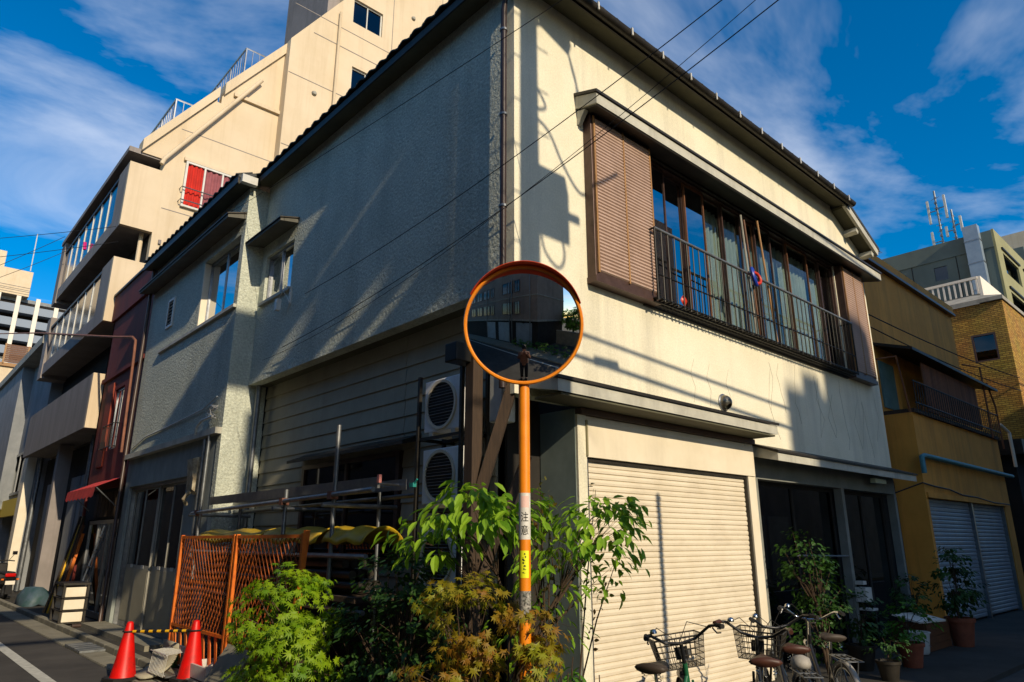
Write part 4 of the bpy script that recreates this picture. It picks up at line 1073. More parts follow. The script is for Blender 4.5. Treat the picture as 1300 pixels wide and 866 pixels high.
part('worn_sticker', wrap(MB(), 1.16, 1.335, R(80), .0391), M('sticker_worn', 'a8a49a', .7, var='23221f', vscale=60, stain='2f5b4a', sscale=25, sstretch=(1, 1, 1), samt=.5), TM, smooth=True)
def pole_text(name, body, zc, height, matname, r=.0396, a0=0, width=None):
    cu = bpy.data.curves.new(name, 'FONT'); cu.body = body; cu.size = 1; cu.align_x = 'CENTER'; cu.resolution_u = 3; cu.offset = .007
    to = bpy.data.objects.new(name, cu); COL.objects.link(to)
    dg = bpy.context.evaluated_depsgraph_get(); me = bpy.data.meshes.new_from_object(to.evaluated_get(dg))
    bpy.data.objects.remove(to)
    if not len(me.vertices): return
    bm = bmesh.new(); bm.from_mesh(me)
    bmesh.ops.triangulate(bm, faces=bm.faces[:])
    bmesh.ops.subdivide_edges(bm, edges=[e for e in bm.edges if e.calc_length() > .15], cuts=2)
    bmesh.ops.triangulate(bm, faces=bm.faces[:])
    xs = [v.co.x for v in bm.verts]; ys = [v.co.y for v in bm.verts]
    sc = height / max(1e-6, max(ys) - min(ys)); sx = sc if width is None else width / (max(xs) - min(xs))
    cx = (max(xs) + min(xs)) / 2; cy = (max(ys) + min(ys)) / 2
    for v in bm.verts:
        a = fa + a0 + (v.co.x - cx) * sx / r
        v.co = (PX + r * math.cos(a), PY + r * math.sin(a), zc + (v.co.y - cy) * sc)
    bm.to_mesh(me); bm.free()
    me.transform(Matrix.Translation((-PX, -PY, 0)))
    me.materials.clear(); me.materials.append(MATS[matname])
    o = bpy.data.objects.new(name, me); link(o, TM); return o
M('ink', '191919', .6)
pole_text('lettering', '\u6ce8', 1.800, .062, 'ink', width=.052)
pole_text('lettering', '\u610f', 1.715, .062, 'ink', width=.052)
for i in range(7):      # the small print on the yellow sticker is too fine to read: worn strokes
    for k_ in range(3):
        a0 = -.12 + random.uniform(-.22, .22); zc = 1.56 - i * .019 + random.uniform(-.004, .004)
        part('print_stroke', wrap(MB(), zc, zc + random.uniform(.002, .011), R(random.uniform(1.5, 9)), .0395, a0), 'ink', TM)

# ------------------------------------------------------------------ things under the overhang
M('unit_white', 'e9ebea', .45, var='dfe1df', vscale=4, stain='a09c90', sscale=4, samt=.3)
def ac_unit(label, x, y0, y1, z0, z1):
    t = thing('air_conditioner', label, 'air conditioner', (x, (y0 + y1) / 2, z0), group='air conditioner units stacked under the overhang')
    part('casing', MB().box(x, x + .27, y0, y1, z0, z1), 'unit_white', t, bevel=.012)
    yc = y0 + (y1 - y0) * .52; zc = (z0 + z1) / 2; rr = (z1 - z0) * .43
    mt = Matrix.Translation((x - .002, yc, zc)) @ Matrix.Rotation(R(-90), 4, 'Y')
    part('fan_opening', MB().lathe([(rr, 0.002), (0, 0.002)], 32, mt), 'black_iron', t)
    part('grille_ring', MB().lathe([(rr - .008, -.006), (rr - .008, .016), (rr + .02, .018), (rr + .022, -.006)], 40, mt), 'cream_paint', t, auto=50)
    mb = MB()
    for i in range(-7, 8):
        zz_ = i * rr / 7.6; w_ = math.sqrt(max(0, rr * rr - zz_ * zz_))
        mb.tube([(x - .012, yc - w_, zc + zz_), (x - .012, yc + w_, zc + zz_)], .0022 if i % 3 else .004, 4)
    part('grille_wire', mb, 'galv', t)
    for yy in (y0 + .12, y1 - .12): part('foot', MB().box(x + .0, x + .25, yy - .03, yy + .03, z0 - .045, z0), 'cream_paint', t)
    return t
ac_unit('upper white air conditioner unit beside the timber post', -.1, .66, 1.27, 2.70, 3.24)
ac_unit('middle white air conditioner unit below the upper one', -.1, .66, 1.27, 1.99, 2.53)
ac_unit('lowest air conditioner unit half hidden by leaves', -.1, .66, 1.27, 1.22, 1.76)
mb = MB()
for z in (2.64, 1.93, 1.16):
    for y in (.62, 1.31): mb.beam((-.14, y, z), (.33, y, z), .04, .03)
    for x in (-.12, .16): mb.beam((x, .6, z), (x, 1.33, z), .03, .03)
for (x, y) in ((-.13, .61), (-.13, 1.32), (.2, .61), (.2, 1.32)): mb.box(x - .018, x + .018, y - .018, y + .018, .06, 3.3)
tag(part('unit_rack', mb, 'dark_metal'), 'dark steel rack carrying the stacked air conditioner units', 'rack')
WP = thing('timber_post', 'weathered timber post with diagonal brace under the corner overhang', 'post', (-.18, .36, 0))
part('post', MB().box(-.245, -.125, .30, .42, .06, 3.42), 'wood_old', WP, bevel=.006)
part('brace', MB().beam((-.16, .30, 2.02), (.08, .02, 3.25), .07, .10), 'wood_old', WP)
part('brace', MB().beam((-.16, .28, 1.3), (.25, .1, 2.4), .06, .08), 'wood_old', WP)
part('head_box', MB().box(-.42, -.06, .34, .52, 3.26, 3.44), 'black_iron', WP, bevel=.01)
part('cable', MB().tube([(-.3, .36, 3.44), (-.33, .32, 3.6), (-.2, .3, 3.66), (-.12, .28, 3.5)], .008, 6), 'black_iron', WP)
tag(part('meter_box', MB().box(.02, .2, .2, .38, 2.72, 3.2), 'white_metal', bevel=.015), 'small white meter box behind the timber post', 'meter box')
# scaffold rack along the wall
SC = thing('scaffold_rack', 'rack of grey scaffold tubes along the recessed side wall', 'rack', (-.6, 4, 0))
for (y, z1) in ((2.13, 2.84), (3.28, 2.22), (6.08, 3.07)): part('upright', MB().tube([(-.6, y, .06), (-.6, y, z1)], .0245, 10), 'galv', SC, auto=50)
for (y, z1) in ((2.13, 2.25), (6.0, 2.25)): part('upright', MB().tube([(-.05, y, .06), (-.05, y, z1)], .0245, 10), 'galv', SC, auto=50)
part('rail', MB().tube([(-.64, 6.3, 2.03), (-.64, 1.3, 2.12)], .0245, 10), 'galv', SC, auto=50)
part('rail', MB().tube([(-.02, 6.3, 2.05), (-.02, 1.3, 2.10)], .0245, 10), 'galv', SC, auto=50)
for y in (6.1, 3.3, 2.1): part('cross_tube', MB().tube([(-.75, y, 2.0), (.15, y, 2.0)], .0245, 10), 'galv', SC, auto=50)
CLP = MB().box(-.045, .045, -.04, .04, -.04, .04).mesh('clamp', 'rust_pipe')
for (y, z) in ((6.1, 2.03), (2.13, 2.1), (3.28, 2.08)): piece('clamp', CLP, SC, (-.62, y, z))
for z in (1.5, 1.0): part('rail', MB().tube([(-.62, 6.2, z), (-.62, 1.4, z)], .0245, 8), 'galv', SC)
LD = thing('ladder', 'long grey aluminium ladder lying on the scaffold rack', 'ladder', (-.35, 4, 2.1))
for x in (-.46, -.12): part('stile', MB().box(x - .015, x + .015, 1.5, 6.1, 2.15, 2.26), 'alu', LD)
RG = MB().tube([(-.47, 0, 0), (-.11, 0, 0)], .016, 8).mesh('rung', 'alu')
for i in range(16): piece('rung', RG, LD, (0, 1.65 + i * .29, 2.205))
LD2 = tag(part('ladder_hook', MB().box(-.485, -.455, 1.46, 1.5, 2.2, 2.28), M('pink_plastic', 'a86a66', .6)), 'dusty pink fitting on the end of the ladder', 'fitting')
tag(part('teal_tool', MB().box(-.38, -.34, 1.02, 1.08, 2.14, 2.18).tube([(-.36, 1.03, 2.17), (-.36, .98, 2.21)], .01, 6), M('teal_plastic', '1f7d78', .5)), 'small teal plastic tool beside the ladder end', 'tool')
# yellow arched covers
M('yellow_cover', 'b79a1e', .5, var='a3861a', vscale=3, stain='5f5316', sscale=3, sstretch=(1, 1, 1), samt=.4)
def arch(y0, y1, xc, z, rr, name, label):
    mb = MB(); n = 12; m = 10; vs = []; fs = []
    for j in range(m + 1):
        y = y0 + (y1 - y0) * j / m
        for i in range(n + 1):
            a = math.pi * i / n
            w_ = 1 + .04 * math.sin(j * 2.1 + i)
            vs.append((xc + rr * 1.15 * math.cos(a) * w_, y, z + rr * .75 * math.sin(a) * w_ + .02 * math.sin(j * 1.3)))
    for j in range(m):
        for i in range(n): fs.append((j * (n + 1) + i, (j + 1) * (n + 1) + i, (j + 1) * (n + 1) + i + 1, j * (n + 1) + i + 1))
    o = part(name, mb.add(vs, fs), 'yellow_cover', None, smooth=True)
    sm = o.modifiers.new('thickness', 'SOLIDIFY'); sm.thickness = .012
    tag(o, label, 'cover'); return o
arch(6.1, 3.9, -.4, 1.62, .2, 'yellow_cover', 'long yellow arched plastic cover behind the left orange barricade')
arch(3.8, 2.35, -.42, 1.62, .2, 'yellow_cover', 'middle yellow arched plastic cover behind the right orange barricade')
arch(2.3, 1.45, -.40, 1.62, .19, 'yellow_cover', 'yellow arched plastic cover with its open end by the dark leaves')
# dark clutter on the rack under the covers: tubes stacked lengthwise
for i in range(9):
    x = -.55 + (i % 3) * .13; z = 1.22 + (i // 3) * .1
    tag(part('stacked_tube', MB().tube([(x, 6.0 - .1 * i, z), (x, 1.6 + .05 * i, z)], .045, 8), 'dark_metal', auto=50), 'dark tube in the stack under the yellow covers', 'tube', 'dark tubes stacked under the yellow covers')
tag(part('shelf_board', MB().box(-.66, .1, 1.5, 6.2, 1.08, 1.13), 'wood_old'), 'old timber shelf board under the stacked tubes', 'board')

# orange mesh barricades
M('orange_fence', 'd9741a', .55, var='b8560f', vscale=6, stain='7a3a12', sscale=4, samt=.4)
M('mesh_rust', 'a8551a', .7, var='7d3d12', vscale=9, stain='4a2a14', sscale=5, sstretch=(1, 1, 1), samt=.6)
def barricade(label, y0, y1, x=-.82):
    t = thing('mesh_barricade', label, 'barricade', (x, (y0 + y1) / 2, 0), group='orange mesh barricades by the wall')
    for y in (y0, y1): part('post', MB().box(x - .022, x + .022, y - .022, y + .022, .06, 1.72), 'orange_fence', t)
    for z in (1.69, .56, .12): part('rail', MB().box(x - .018, x + .018, y0 + .022, y1 - .022, z - .018, z + .018), 'orange_fence', t)
    part('post_plate', MB().prism([(x - .01, y1, .12), (x - .01, y1 - .3, .12), (x - .01, y1 - .06, .54), (x - .01, y1, .54)], (.02, 0, 0)), 'orange_fence', t)
    SLm = MB().beam((x, -.06, .13), (x, .07, .55), .012, .07, (0, 1, 0)).mesh('skirt_slat', 'orange_fence')
    n = int((y1 - y0) / .2)
    for i in range(1, n): piece('skirt_slat', SLm, t, (ORG[t].x * 0 + 0, y0 + i * (y1 - y0) / n, 0) if 0 else (0, y0 + i * (y1 - y0) / n, 0))
    mb = MB(); sp = .1
    ny = int((y1 - y0) / sp)
    z0, z1 = .58, 1.67
    for i in range(-15, ny):
        for sgn in (1, -1):
            a = y0 + i * sp if sgn == 1 else y1 - i * sp
            L_ = (z1 - z0) * .62
            p0 = [a, z0]; p1 = [a + sgn * L_, z1]
            lo, hi = y0 + .02, y1 - .02
            def clip(p, q):
                (ya, za), (yb, zb) = p, q
                if ya > yb: ya, za, yb, zb = yb, zb, ya, za
                if yb < lo or ya > hi: return None
                if ya < lo: za = za + (zb - za) * (lo - ya) / (yb - ya); ya = lo
                if yb > hi: zb = za + (zb - za) * (hi - ya) / (yb - ya); yb = hi
                return (ya, za), (yb, zb)
            c = clip(p0, p1)
            if c: sg_ = .02 * math.sin(c[0][0] * 3); mb.beam((x + .003 * sgn + sg_, c[0][0], c[0][1]), (x + .003 * sgn - sg_, c[1][0] , c[1][1]), .005, .008, (1, 0, 0))
    o = part('mesh_panel', mb, 'mesh_rust', t); o['kind'] = 'stuff'
    return t
barricade('orange mesh barricade panel nearest the two traffic cones', 4.1, 6.0)
barricade('orange mesh barricade panel behind the green maple', 2.3, 4.02)
mb = MB().beam((-.9, 2.32, .06), (-.78, 2.32, 1.75), .05, .05)
tag(part('orange_stake', mb, 'orange_fence'), 'leaning orange stake at the end of the barricades', 'stake')

# ------------------------------------------------------------------ cones, bar, scrap
M('cone_red', 'd30e08', .45, var='be0c07', vscale=5, spec=.4, stain='5d2018', sscale=9, sstretch=(1, 1, .5), samt=.7)
M('rubber', '1b1b1b', .8)
def cone(label, loc, rz):
    t = thing('traffic_cone', label, 'traffic cone', loc, rz, group='red traffic cones joined by a striped bar', local=True)
    part('cone', MB().lathe([(.148, .035), (.143, .05), (.106, .25), (.054, .56), (.038, .645), (.028, .66), (0, .665)], 28), 'cone_red', t, smooth=True)
    part('base', MB().prism([(.19, .12, 0), (.12, .19, 0), (-.12, .19, 0), (-.19, .12, 0), (-.19, -.12, 0), (-.12, -.19, 0), (.12, -.19, 0), (.19, -.12, 0)], (0, 0, .035)), 'rubber', t)
    part('bar_ring', MB().torus(Matrix.Translation((0, 0, .55)), .068, .009, 24, 6), 'rubber', t)
    return t
cone('left red traffic cone on the gutter beside the metal plate', (-1.48, 5.49, .012), .3)
cone('right red traffic cone in front of the orange barricade', (-.98, 4.62, .06), .1)
BRt = thing('striped_bar', 'yellow and black striped bar between the two traffic cones', 'barrier bar', (-1.23, 5.05, .5))
A_ = Vector((-1.45, 5.43, .56)); B_ = Vector((-1.01, 4.68, .60))
for i in range(14):
    a = A_.lerp(B_, i / 14); b = A_.lerp(B_, (i + 1) / 14)
    part('stripe', MB().tube([a, b], .017, 10), 'ink' if i % 2 else M('bar_yellow', 'd9a81a', .5) if 'bar_yellow' not in MATS else 'bar_yellow', BRt, auto=50)
WR = thing('wire_rack', 'white wire dish rack lying between the traffic cones', 'rack', (-1.05, 5.1, 0))
mb = MB()
for i in range(12):
    y = 4.75 + i * .05
    mb.tube([(-1.25, y, .1), (-1.22, y, .34), (-.88, y + .05, .36), (-.86, y + .05, .12)], .004, 4)
for z in (.12, .34): mb.tube([(-1.24, 4.72, z), (-1.24, 5.35, z)], .006, 5); mb.tube([(-.87, 4.75, z), (-.87, 5.4, z)], .006, 5)
part('wires', mb, 'white_metal', WR)
part('tray', MB().box(-1.2, -.92, 4.8, 5.3, .08, .1), 'alu', WR)
mb = MB(); vs = []; fs = []
for i in range(11):
    a = R(-10 + 11 * i)
    for yy in (5.15, 5.7): vs.append((-1.32 + .3 * math.sin(a), yy - .1 * math.sin(a), .06 + .34 * (1 - math.cos(a)) * .9))
for i in range(10): fs.append((2 * i, 2 * i + 2, 2 * i + 3, 2 * i + 1))
o = part('curved_panel', mb.add(vs, fs), 'siding', smooth=True); o.modifiers.new('t', 'SOLIDIFY').thickness = .02
tag(o, 'curved pale panel propped beside the wire rack', 'panel')
tag(part('plastic_tray', wall_x(MB(), -1.02, -.6, 4.05, 4.55, .12, .14).box(-1.03, -1.0, 4.02, 4.58, .12, .26).box(-.62, -.59, 4.02, 4.58, .12, .3).box(-1.03, -.59, 4.0, 4.03, .12, .28).box(-1.03, -.59, 4.57, 4.6, .12, .28), 'white_metal'), 'white plastic tray of scrap beside the right cone', 'tray')
for i in range(9):
    y = 4.1 + .05 * i
    tag(part('scrap_strip', MB().beam((-1.0 + random.uniform(0, .1), y, .16), (-.66, y + random.uniform(-.2, .2), .2 + random.uniform(0, .16)), .02, .008), random.choice(('alu', 'white_metal', 'siding'))), 'thin metal scrap strip in the white tray', 'scrap', 'scrap strips in the white tray')
tag(part('grey_slab', MB().obox(Matrix.Translation((-1.0, 3.5, .3)) @ Matrix.Rotation(R(-58), 4, 'Y') @ Matrix.Rotation(R(6), 4, 'X'), .5, .55, .03), 'concrete'), 'grey slab leaning below the green maple', 'slab')

# ------------------------------------------------------------------ in front of the red house
CS = thing('drawer_stand', 'dark steel stand with cream drawers on the pavement', 'stand', (-.9, 12.4, .06))
x0, x1, y0, y1 = -1.03, -.62, 11.85, 12.65
for (x, y) in ((x0, y0), (x0, y1), (x1, y0), (x1, y1)): part('leg', MB().box(x - .02, x + .02, y - .02, y + .02, .06, .8), 'dark_metal', CS)
part('top', MB().box(x0 - .03, x1 + .03, y0 - .04, y1 + .04, .8, .84), 'dark_metal', CS)
for i in range(3):
    z = .12 + i * .23
    d_ = part('drawer', MB().box(x0 + .03, x1 - .03, y0 - .01, y1 - .03, z, z + .18), 'cream_paint', CS, bevel=.01)
    part('runner', MB().box(x0 - .02, x1 + .02, y0 - .02, y1, z - .03, z - .012), 'dark_metal', CS)
SL_ = thing('step_ladder', 'folded aluminium step ladder leaning by the sliding door', 'ladder', (-.5, 12.6, 0))
for y in (12.35, 12.75): part('stile', MB().beam((-.72, y, .06), (-.32, y + (.06 if y < 12.5 else -.06), 1.95), .04, .025), 'alu', SL_)
for i in range(6):
    t_ = (i + .6) / 6.4; part('tread', MB().box(-.72 + .4 * t_ - .03, -.72 + .4 * t_ + .03, 12.36 + .05 * t_, 12.74 - .05 * t_, .06 + 1.89 * t_ - .012, .06 + 1.89 * t_ + .012), 'alu', SL_)
for i in range(7):
    y = 14.45 + i * .1; m_ = ('orange_fence', 'wood_frame', 'dark_metal', 'wood_pale', 'bar_yellow', 'wood_old', 'wood_pale')[i]
    tag(part('leaning_plank', MB().beam((-.62 - .02 * i, y, .06), (-.33, y + .05, 1.8 + .2 * (i % 3)), .05, .06), m_),
        ('orange', 'brown', 'black', 'pale', 'yellow', 'old grey brown', 'rightmost pale')[i] + ' board leaning beside the red house door', 'board', 'boards leaning beside the red house door')
mb = MB(); mb.lathe([(0, .5), (.2, .46), (.34, .3), (.4, .1), (.38, .06)], 14, Matrix.Translation((-.55, 17.6, 0)))
for i in range(len(mb.v)): x, y, z = mb.v[i]; mb.v[i] = (x + .06 * math.sin(9 * y + 5 * z), y + .5 * (y - 17.6) + .05 * math.sin(11 * x), z + .04 * math.sin(13 * x + 7 * y))
tag(part('tarp_heap', mb, M('tarp_blue', '4a5a66', .6, var='2f4a4a', vscale=5), smooth=True), 'crumpled grey blue tarp heap by the wall', 'tarp')

# scooter seen from behind
M('scooter_black', '141414', .3, coat=.5); M('lamp_red', 'b0100c', .25)
MS = thing('scooter', 'black scooter seen from behind on the far left pavement', 'scooter', (-.85, 20.3, .06), R(5), local=True)
mt = Matrix.Translation((0, 0, .25)) @ Matrix.Rotation(R(90), 4, 'Y')
for y in (0, 1.25):
    wl_ = part('wheel', MB().torus(Matrix.Translation((0, y, .25)) @ Matrix.Rotation(R(90), 4, 'Y'), .19, .06, 24, 8), 'rubber', MS, smooth=True)
    part('hub', MB().lathe([(0, -.04), (.15, -.04), (.15, .04), (0, .04)], 16, Matrix.Translation((0, y, .25)) @ Matrix.Rotation(R(90), 4, 'Y')), 'alu', wl_)
part('body', MB().prism([(-.15, -.28, .62), (-.15, .5, .55), (-.15, .55, .35), (-.15, .0, .40), (-.15, -.30, .52)], (.3, 0, 0)), 'scooter_black', MS, bevel=.05)
part('seat', MB().prism([(-.13, -.25, .74), (-.13, .5, .74), (-.13, .52, .66), (-.13, -.28, .63)], (.26, 0, 0)), 'rubber', MS, bevel=.04)
part('footboard', MB().box(-.17, .17, .5, .95, .25, .31), 'scooter_black', MS)
part('leg_shield', MB().prism([(-.2, .9, .28), (-.2, 1.08, .95), (-.2, 1.14, .95), (-.2, 1.0, .28)], (.4, 0, 0)), 'scooter_black', MS, bevel=.03)
part('handlebar', MB().tube([(-.33, 1.0, 1.0), (-.15, 1.08, 1.02), (.15, 1.08, 1.02), (.33, 1.0, 1.0)], .016, 8), 'rubber', MS)
part('tail_light', MB().lathe([(0, -.33), (.12, -.31), (.13, -.26)], 16, Matrix.Translation((0, 0, .0)) @ Matrix.Translation((0, 0, .62)) @ Matrix.Rotation(R(-90), 4, 'X') @ Matrix.Scale(.5, 4, (0, 1, 0)).to_4x4()) if 0 else MB().box(-.13, .13, -.33, -.27, .60, .70), 'lamp_red', MS, bevel=.03)
part('number_plate', MB().box(-.115, .115, -.38, -.37, .40, .50), 'far_white', MS)
part('rear_guard', MB().prism([(-.08, -.36, .42), (-.08, -.40, .15), (-.08, -.38, .15), (-.08, -.3, .45)], (.16, 0, 0)), 'scooter_black', MS)
for s_ in (-1, 1):
    part('rear_mirror', MB().tube([(s_ * .2, 1.05, 1.03), (s_ * .3, 1.0, 1.2)], .008, 5).box(s_ * .3 - .06, s_ * .3 + .06, .98, 1.0, 1.18, 1.28), 'scooter_black', MS)
    part('indicator', MB().box(s_ * .18 - .03, s_ * .18 + .03, -.33, -.28, .52, .56), M('amber', 'c8641a', .3) if 'amber' not in MATS else 'amber', MS)

# ------------------------------------------------------------------ right hand pavement: bucket, planter, pots, broom
BK_ = thing('bucket', 'pale grey plastic bucket beside the wooden planter', 'bucket', (7.5, -.55, .06), local=True)
part('pail', MB().lathe([(0, .01), (.11, .01), (.125, .03), (.155, .29), (.17, .30), (.165, .31), (.148, .30), (.12, .04), (0, .03)], 24), 'white_metal', BK_, auto=40)
part('handle', MB().tube([(-.165, 0, .28), (-.15, 0, .2), (0, -.16, .12), (.15, 0, .2), (.165, 0, .28)], .004, 5), 'galv', BK_)
PL = thing('planter_box', 'brown wooden planter with a white board on top', 'planter', (8.1, -.35, .06))
for i in range(4): part('plank', MB().box(7.75, 8.75, -.6, -.57, .07 + i * .1, .165 + i * .1), 'wood_frame', PL)
for i in range(4): part('plank', MB().box(7.75, 7.78, -.565, -.1, .07 + i * .1, .165 + i * .1), 'wood_frame', PL)
part('soil', MB().box(7.785, 8.75, -.565, -.1, .07, .4), 'dark_wall', PL)
tag(part('white_board', MB().obox(Matrix.Translation((7.95, -.45, .52)) @ Matrix.Rotation(R(12), 4, 'X') @ Matrix.Rotation(R(-6), 4, 'Z'), .85, .4, .025), 'far_white'), 'chipped white board lying on the wooden planter', 'board')
def pot(label, x, y, r_, h, m_):
    t = thing('flower_pot', label, 'flower pot', (x, y, .06), local=True)
    part('pot', MB().lathe([(0, 0), (r_ * .7, 0), (r_ * .98, h * .85), (r_ * 1.08, h * .85), (r_ * 1.1, h), (r_ * .95, h), (r_ * .93, h * .88), (0, h * .86)], 22), m_, t, auto=40)
    part('soil', MB().lathe([(r_ * .93, h * .9), (0, h * .92)], 16), 'dark_wall', t)
    return t
M('terracotta', '8a4a30', .85, var='753d27', vscale=8)
pot('tall terracotta pot holding the shrub by the blue grey shutter', 8.9, -.72, .2, .42, 'terracotta')
pot('brown pot at the right end of the bicycles', 6.3, -.85, .16, .3, 'terracotta')
pot('dark pot in front of the dark porch', 5.6, -.5, .17, .3, 'dark_metal')
pot('square looking grey pot low beside the parked bicycles', 5.1, -1.0, .13, .22, 'dark_metal')
BRm = thing('broom', 'broom with orange tipped handle standing in the dark porch', 'broom', (4.75, .3, .06))
part('handle', MB().tube([(4.75, .3, .2), (4.78, .25, 2.0)], .012, 8), 'dark_metal', BRm); part('tip', MB().tube([(4.778, .252, 1.9), (4.78, .25, 2.12)], .014, 8), 'bar_yellow', BRm)
part('band', MB().tube([(4.776, .255, 1.76), (4.778, .252, 1.89)], .0142, 8), 'duct_blue', BRm); part('head', MB().box(4.6, 4.9, .26, .34, .07, .22), 'wood_pale', BRm)
# sticks and hoop on the window balustrade
for i, (xa, za, xb, zb, m_) in enumerate(((4.92, 4.34, 4.80, 6.22, 'wood_pale'), (4.45, 4.34, 4.40, 6.1, 'wood_frame'), (4.34, 4.34, 4.32, 6.15, 'cap_grey'))):
    tag(part('laundry_pole', MB().tube([(xa, -.17, za), (xb, -.12, zb)], .016, 8), m_), ('pale wooden pole leaning highest against the balustrade', 'brown pole leaning in the window beside the hoop', 'white pole leaning in the window beside the hoop')[i], 'pole')
HP = thing('peg_hoop', 'blue and red plastic hoop hanging on the balustrade', 'hoop', (4.3, -.24, 5.1))
part('blue_ring', MB().torus(Matrix.Translation((4.3, -.24, 5.16)) @ Matrix.Rotation(R(80), 4, 'X') @ Matrix.Rotation(R(20), 4, 'Y'), .12, .028, 28, 8), M('blue_plastic', '1f3a9a', .4), HP, smooth=True)
part('red_ring', MB().torus(Matrix.Translation((4.32, -.26, 5.14)) @ Matrix.Rotation(R(80), 4, 'X') @ Matrix.Rotation(R(-10), 4, 'Y'), .085, .022, 28, 8), M('red_plastic', 'b8321a', .4), HP, smooth=True)
tag(part('red_ball', MB().lathe([(0, -.1), (.07, -.07), (.1, 0), (.07, .07), (0, .1)], 16, Matrix.Translation((3.05, .17, 4.6))), 'red_plastic', smooth=True), 'small red thing inside the upper window', 'ball')

# ------------------------------------------------------------------ plants
def leaf_mat(name, c1, c2, trans=.45):
    m = bpy.data.materials.new(name); m.use_nodes = True
    t = m.node_tree; N = t.nodes; L = t.links
    b = N['Principled BSDF']; o = N['Material Output']
    at = N.new('ShaderNodeAttribute'); at.attribute_name = 'leaf_tint'
    mx = N.new('ShaderNodeMix'); mx.data_type = 'RGBA'; mx.inputs['A'].default_value = lin(c1); mx.inputs['B'].default_value = lin(c2)
    L.new(at.outputs['Fac'], mx.inputs['Factor'])
    L.new(mx.outputs['Result'], b.inputs['Base Color']); b.inputs['Roughness'].default_value = .5; b.inputs['Specular IOR Level'].default_value = .35
    tr = N.new('ShaderNodeBsdfTranslucent'); L.new(mx.outputs['Result'], tr.inputs['Color'])
    ms = N.new('ShaderNodeMixShader'); ms.inputs[0].default_value = trans
    L.new(b.outputs[0], ms.inputs[1]); L.new(tr.outputs[0], ms.inputs[2]); L.new(ms.outputs[0], o.inputs['Surface'])
    MATS[name] = m; return m
leaf_mat('maple_green', '5a8610', '98b31c'); leaf_mat('maple_rust', '8a4c16', '8f9420'); leaf_mat('broad_green', '55881a', '9fc433')
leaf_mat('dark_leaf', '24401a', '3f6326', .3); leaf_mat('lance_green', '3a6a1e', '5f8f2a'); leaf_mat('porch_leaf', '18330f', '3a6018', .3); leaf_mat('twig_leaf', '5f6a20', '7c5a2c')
M('bark', '4a3a2a', .9, var='352a1f', vscale=12, vstretch=(4, 4, 1), bump=.01, bscale=40)

def maple_leaf():
    pts = [(0, -.12)]
    for k, (ang, ln) in enumerate(((-125, .55), (-68, .85), (-32, .95), (0, 1.0), (32, .95), (68, .85), (125, .55))):
        a = R(ang)
        pts.append((ln * math.sin(a), ln * math.cos(a)))
        if k < 6:
            nx = (-125, -68, -32, 0, 32, 68, 125)[k + 1]; a2 = R((ang + nx) / 2); pts.append((.34 * math.sin(a2), .34 * math.cos(a2)))
    vs = [(x * .5, y * .5 + .06, -.10 * (x * x + y * y)) for x, y in pts]
    n = len(vs); vs.append((0, .06, .02))
    return vs, [(i, (i + 1) % n, n) for i in range(n)]
def oval_leaf(w=.34, droop=.25):
    ys = (0, .22, .5, .78, 1.0); ws = (.02, .8, 1.0, .62, .0)
    vs = []
    for y, q in zip(ys, ws):
        z = -droop * y * y
        vs += [(-w * q, y, z + .06 * q), (0, y, z), (w * q, y, z + .06 * q)]
    fs = []
    for i in range(4):
        a = 3 * i; fs += [(a, a + 1, a + 4, a + 3), (a + 1, a + 2, a + 5, a + 4)]
    return vs, fs
def lance_leaf(): return oval_leaf(.10, .55)
def rot_to(nv, tv):
    z = nv.normalized(); y = (tv - z * tv.dot(z))
    y = y.normalized() if y.length > 1e-4 else z.orthogonal().normalized()
    x = y.cross(z)
    return Matrix((x, y, z)).transposed()
class Leaves:
    def __init__(s): s.v = []; s.f = []; s.t = []
    def add(s, shape, p, nv, tv, size, tint):
        m = rot_to(nv, tv); o = len(s.v)
        for q in shape[0]: s.v.append(tuple(Vector(p) + m @ Vector(q) * size)); s.t.append(tint)
        s.f += [tuple(i + o for i in q) for q in shape[1]]
    def build(s, name, mat, parent):
        me = bpy.data.meshes.new(name); org = ORG.get(parent, Vector((0, 0, 0)))
        me.from_pydata([(x - org.x, y - org.y, z - org.z) for x, y, z in s.v], [], s.f)
        at = me.attributes.new('leaf_tint', 'FLOAT', 'POINT'); at.data.foreach_set('value', s.t)
        me.materials.append(MATS[mat]); me.update()
        o = bpy.data.objects.new(name, me); link(o, parent); o['kind'] = 'stuff'; return o
def rv(): 
    while 1:
        v = Vector((random.uniform(-1, 1), random.uniform(-1, 1), random.uniform(-1, 1)))
        if .05 < v.length < 1: return v
def clumps(lv, shape, centre, rad, nclump, per, crad, size, up=.75, face=.45, flat=.55, tint=None):
    """leaf clumps through an ellipsoid: each a flat spray of leaves at a twig end"""
    C_ = Vector(centre)
    tips = []
    for i in range(nclump):
        d = rv(); d = d.normalized() * (d.length ** .45)
        c = C_ + Vector((d.x * rad[0], d.y * rad[1], d.z * rad[2]))
        tips.append(c)
        out = Vector((d.x, d.y, d.z * .4)).normalized()
        base = random.random()
        for j in range(per):
            o = rv() * crad; o.z *= flat
            nv = Vector((0, 0, up)) + out * face + rv() * .55
            tv = out + rv() * .9 + Vector((0, 0, -.35))
            tt = min(1, max(0, base * .6 + random.random() * .4)) if tint is None else min(1, max(0, tint(c + o) + random.uniform(-.25, .25)))
            lv.add(shape, c + o, nv, tv, size * random.uniform(.7, 1.2), tt)
    return tips
def stems(mb, base, tips, r0, every=1, mid=.45):
    B = Vector(base)
    for t in tips[::every]:
        m = B.lerp(t, mid) + rv() * .06 + Vector((0, 0, .08))
        mb.tube([B, m, t], [r0, r0 * .6, r0 * .25], 5)
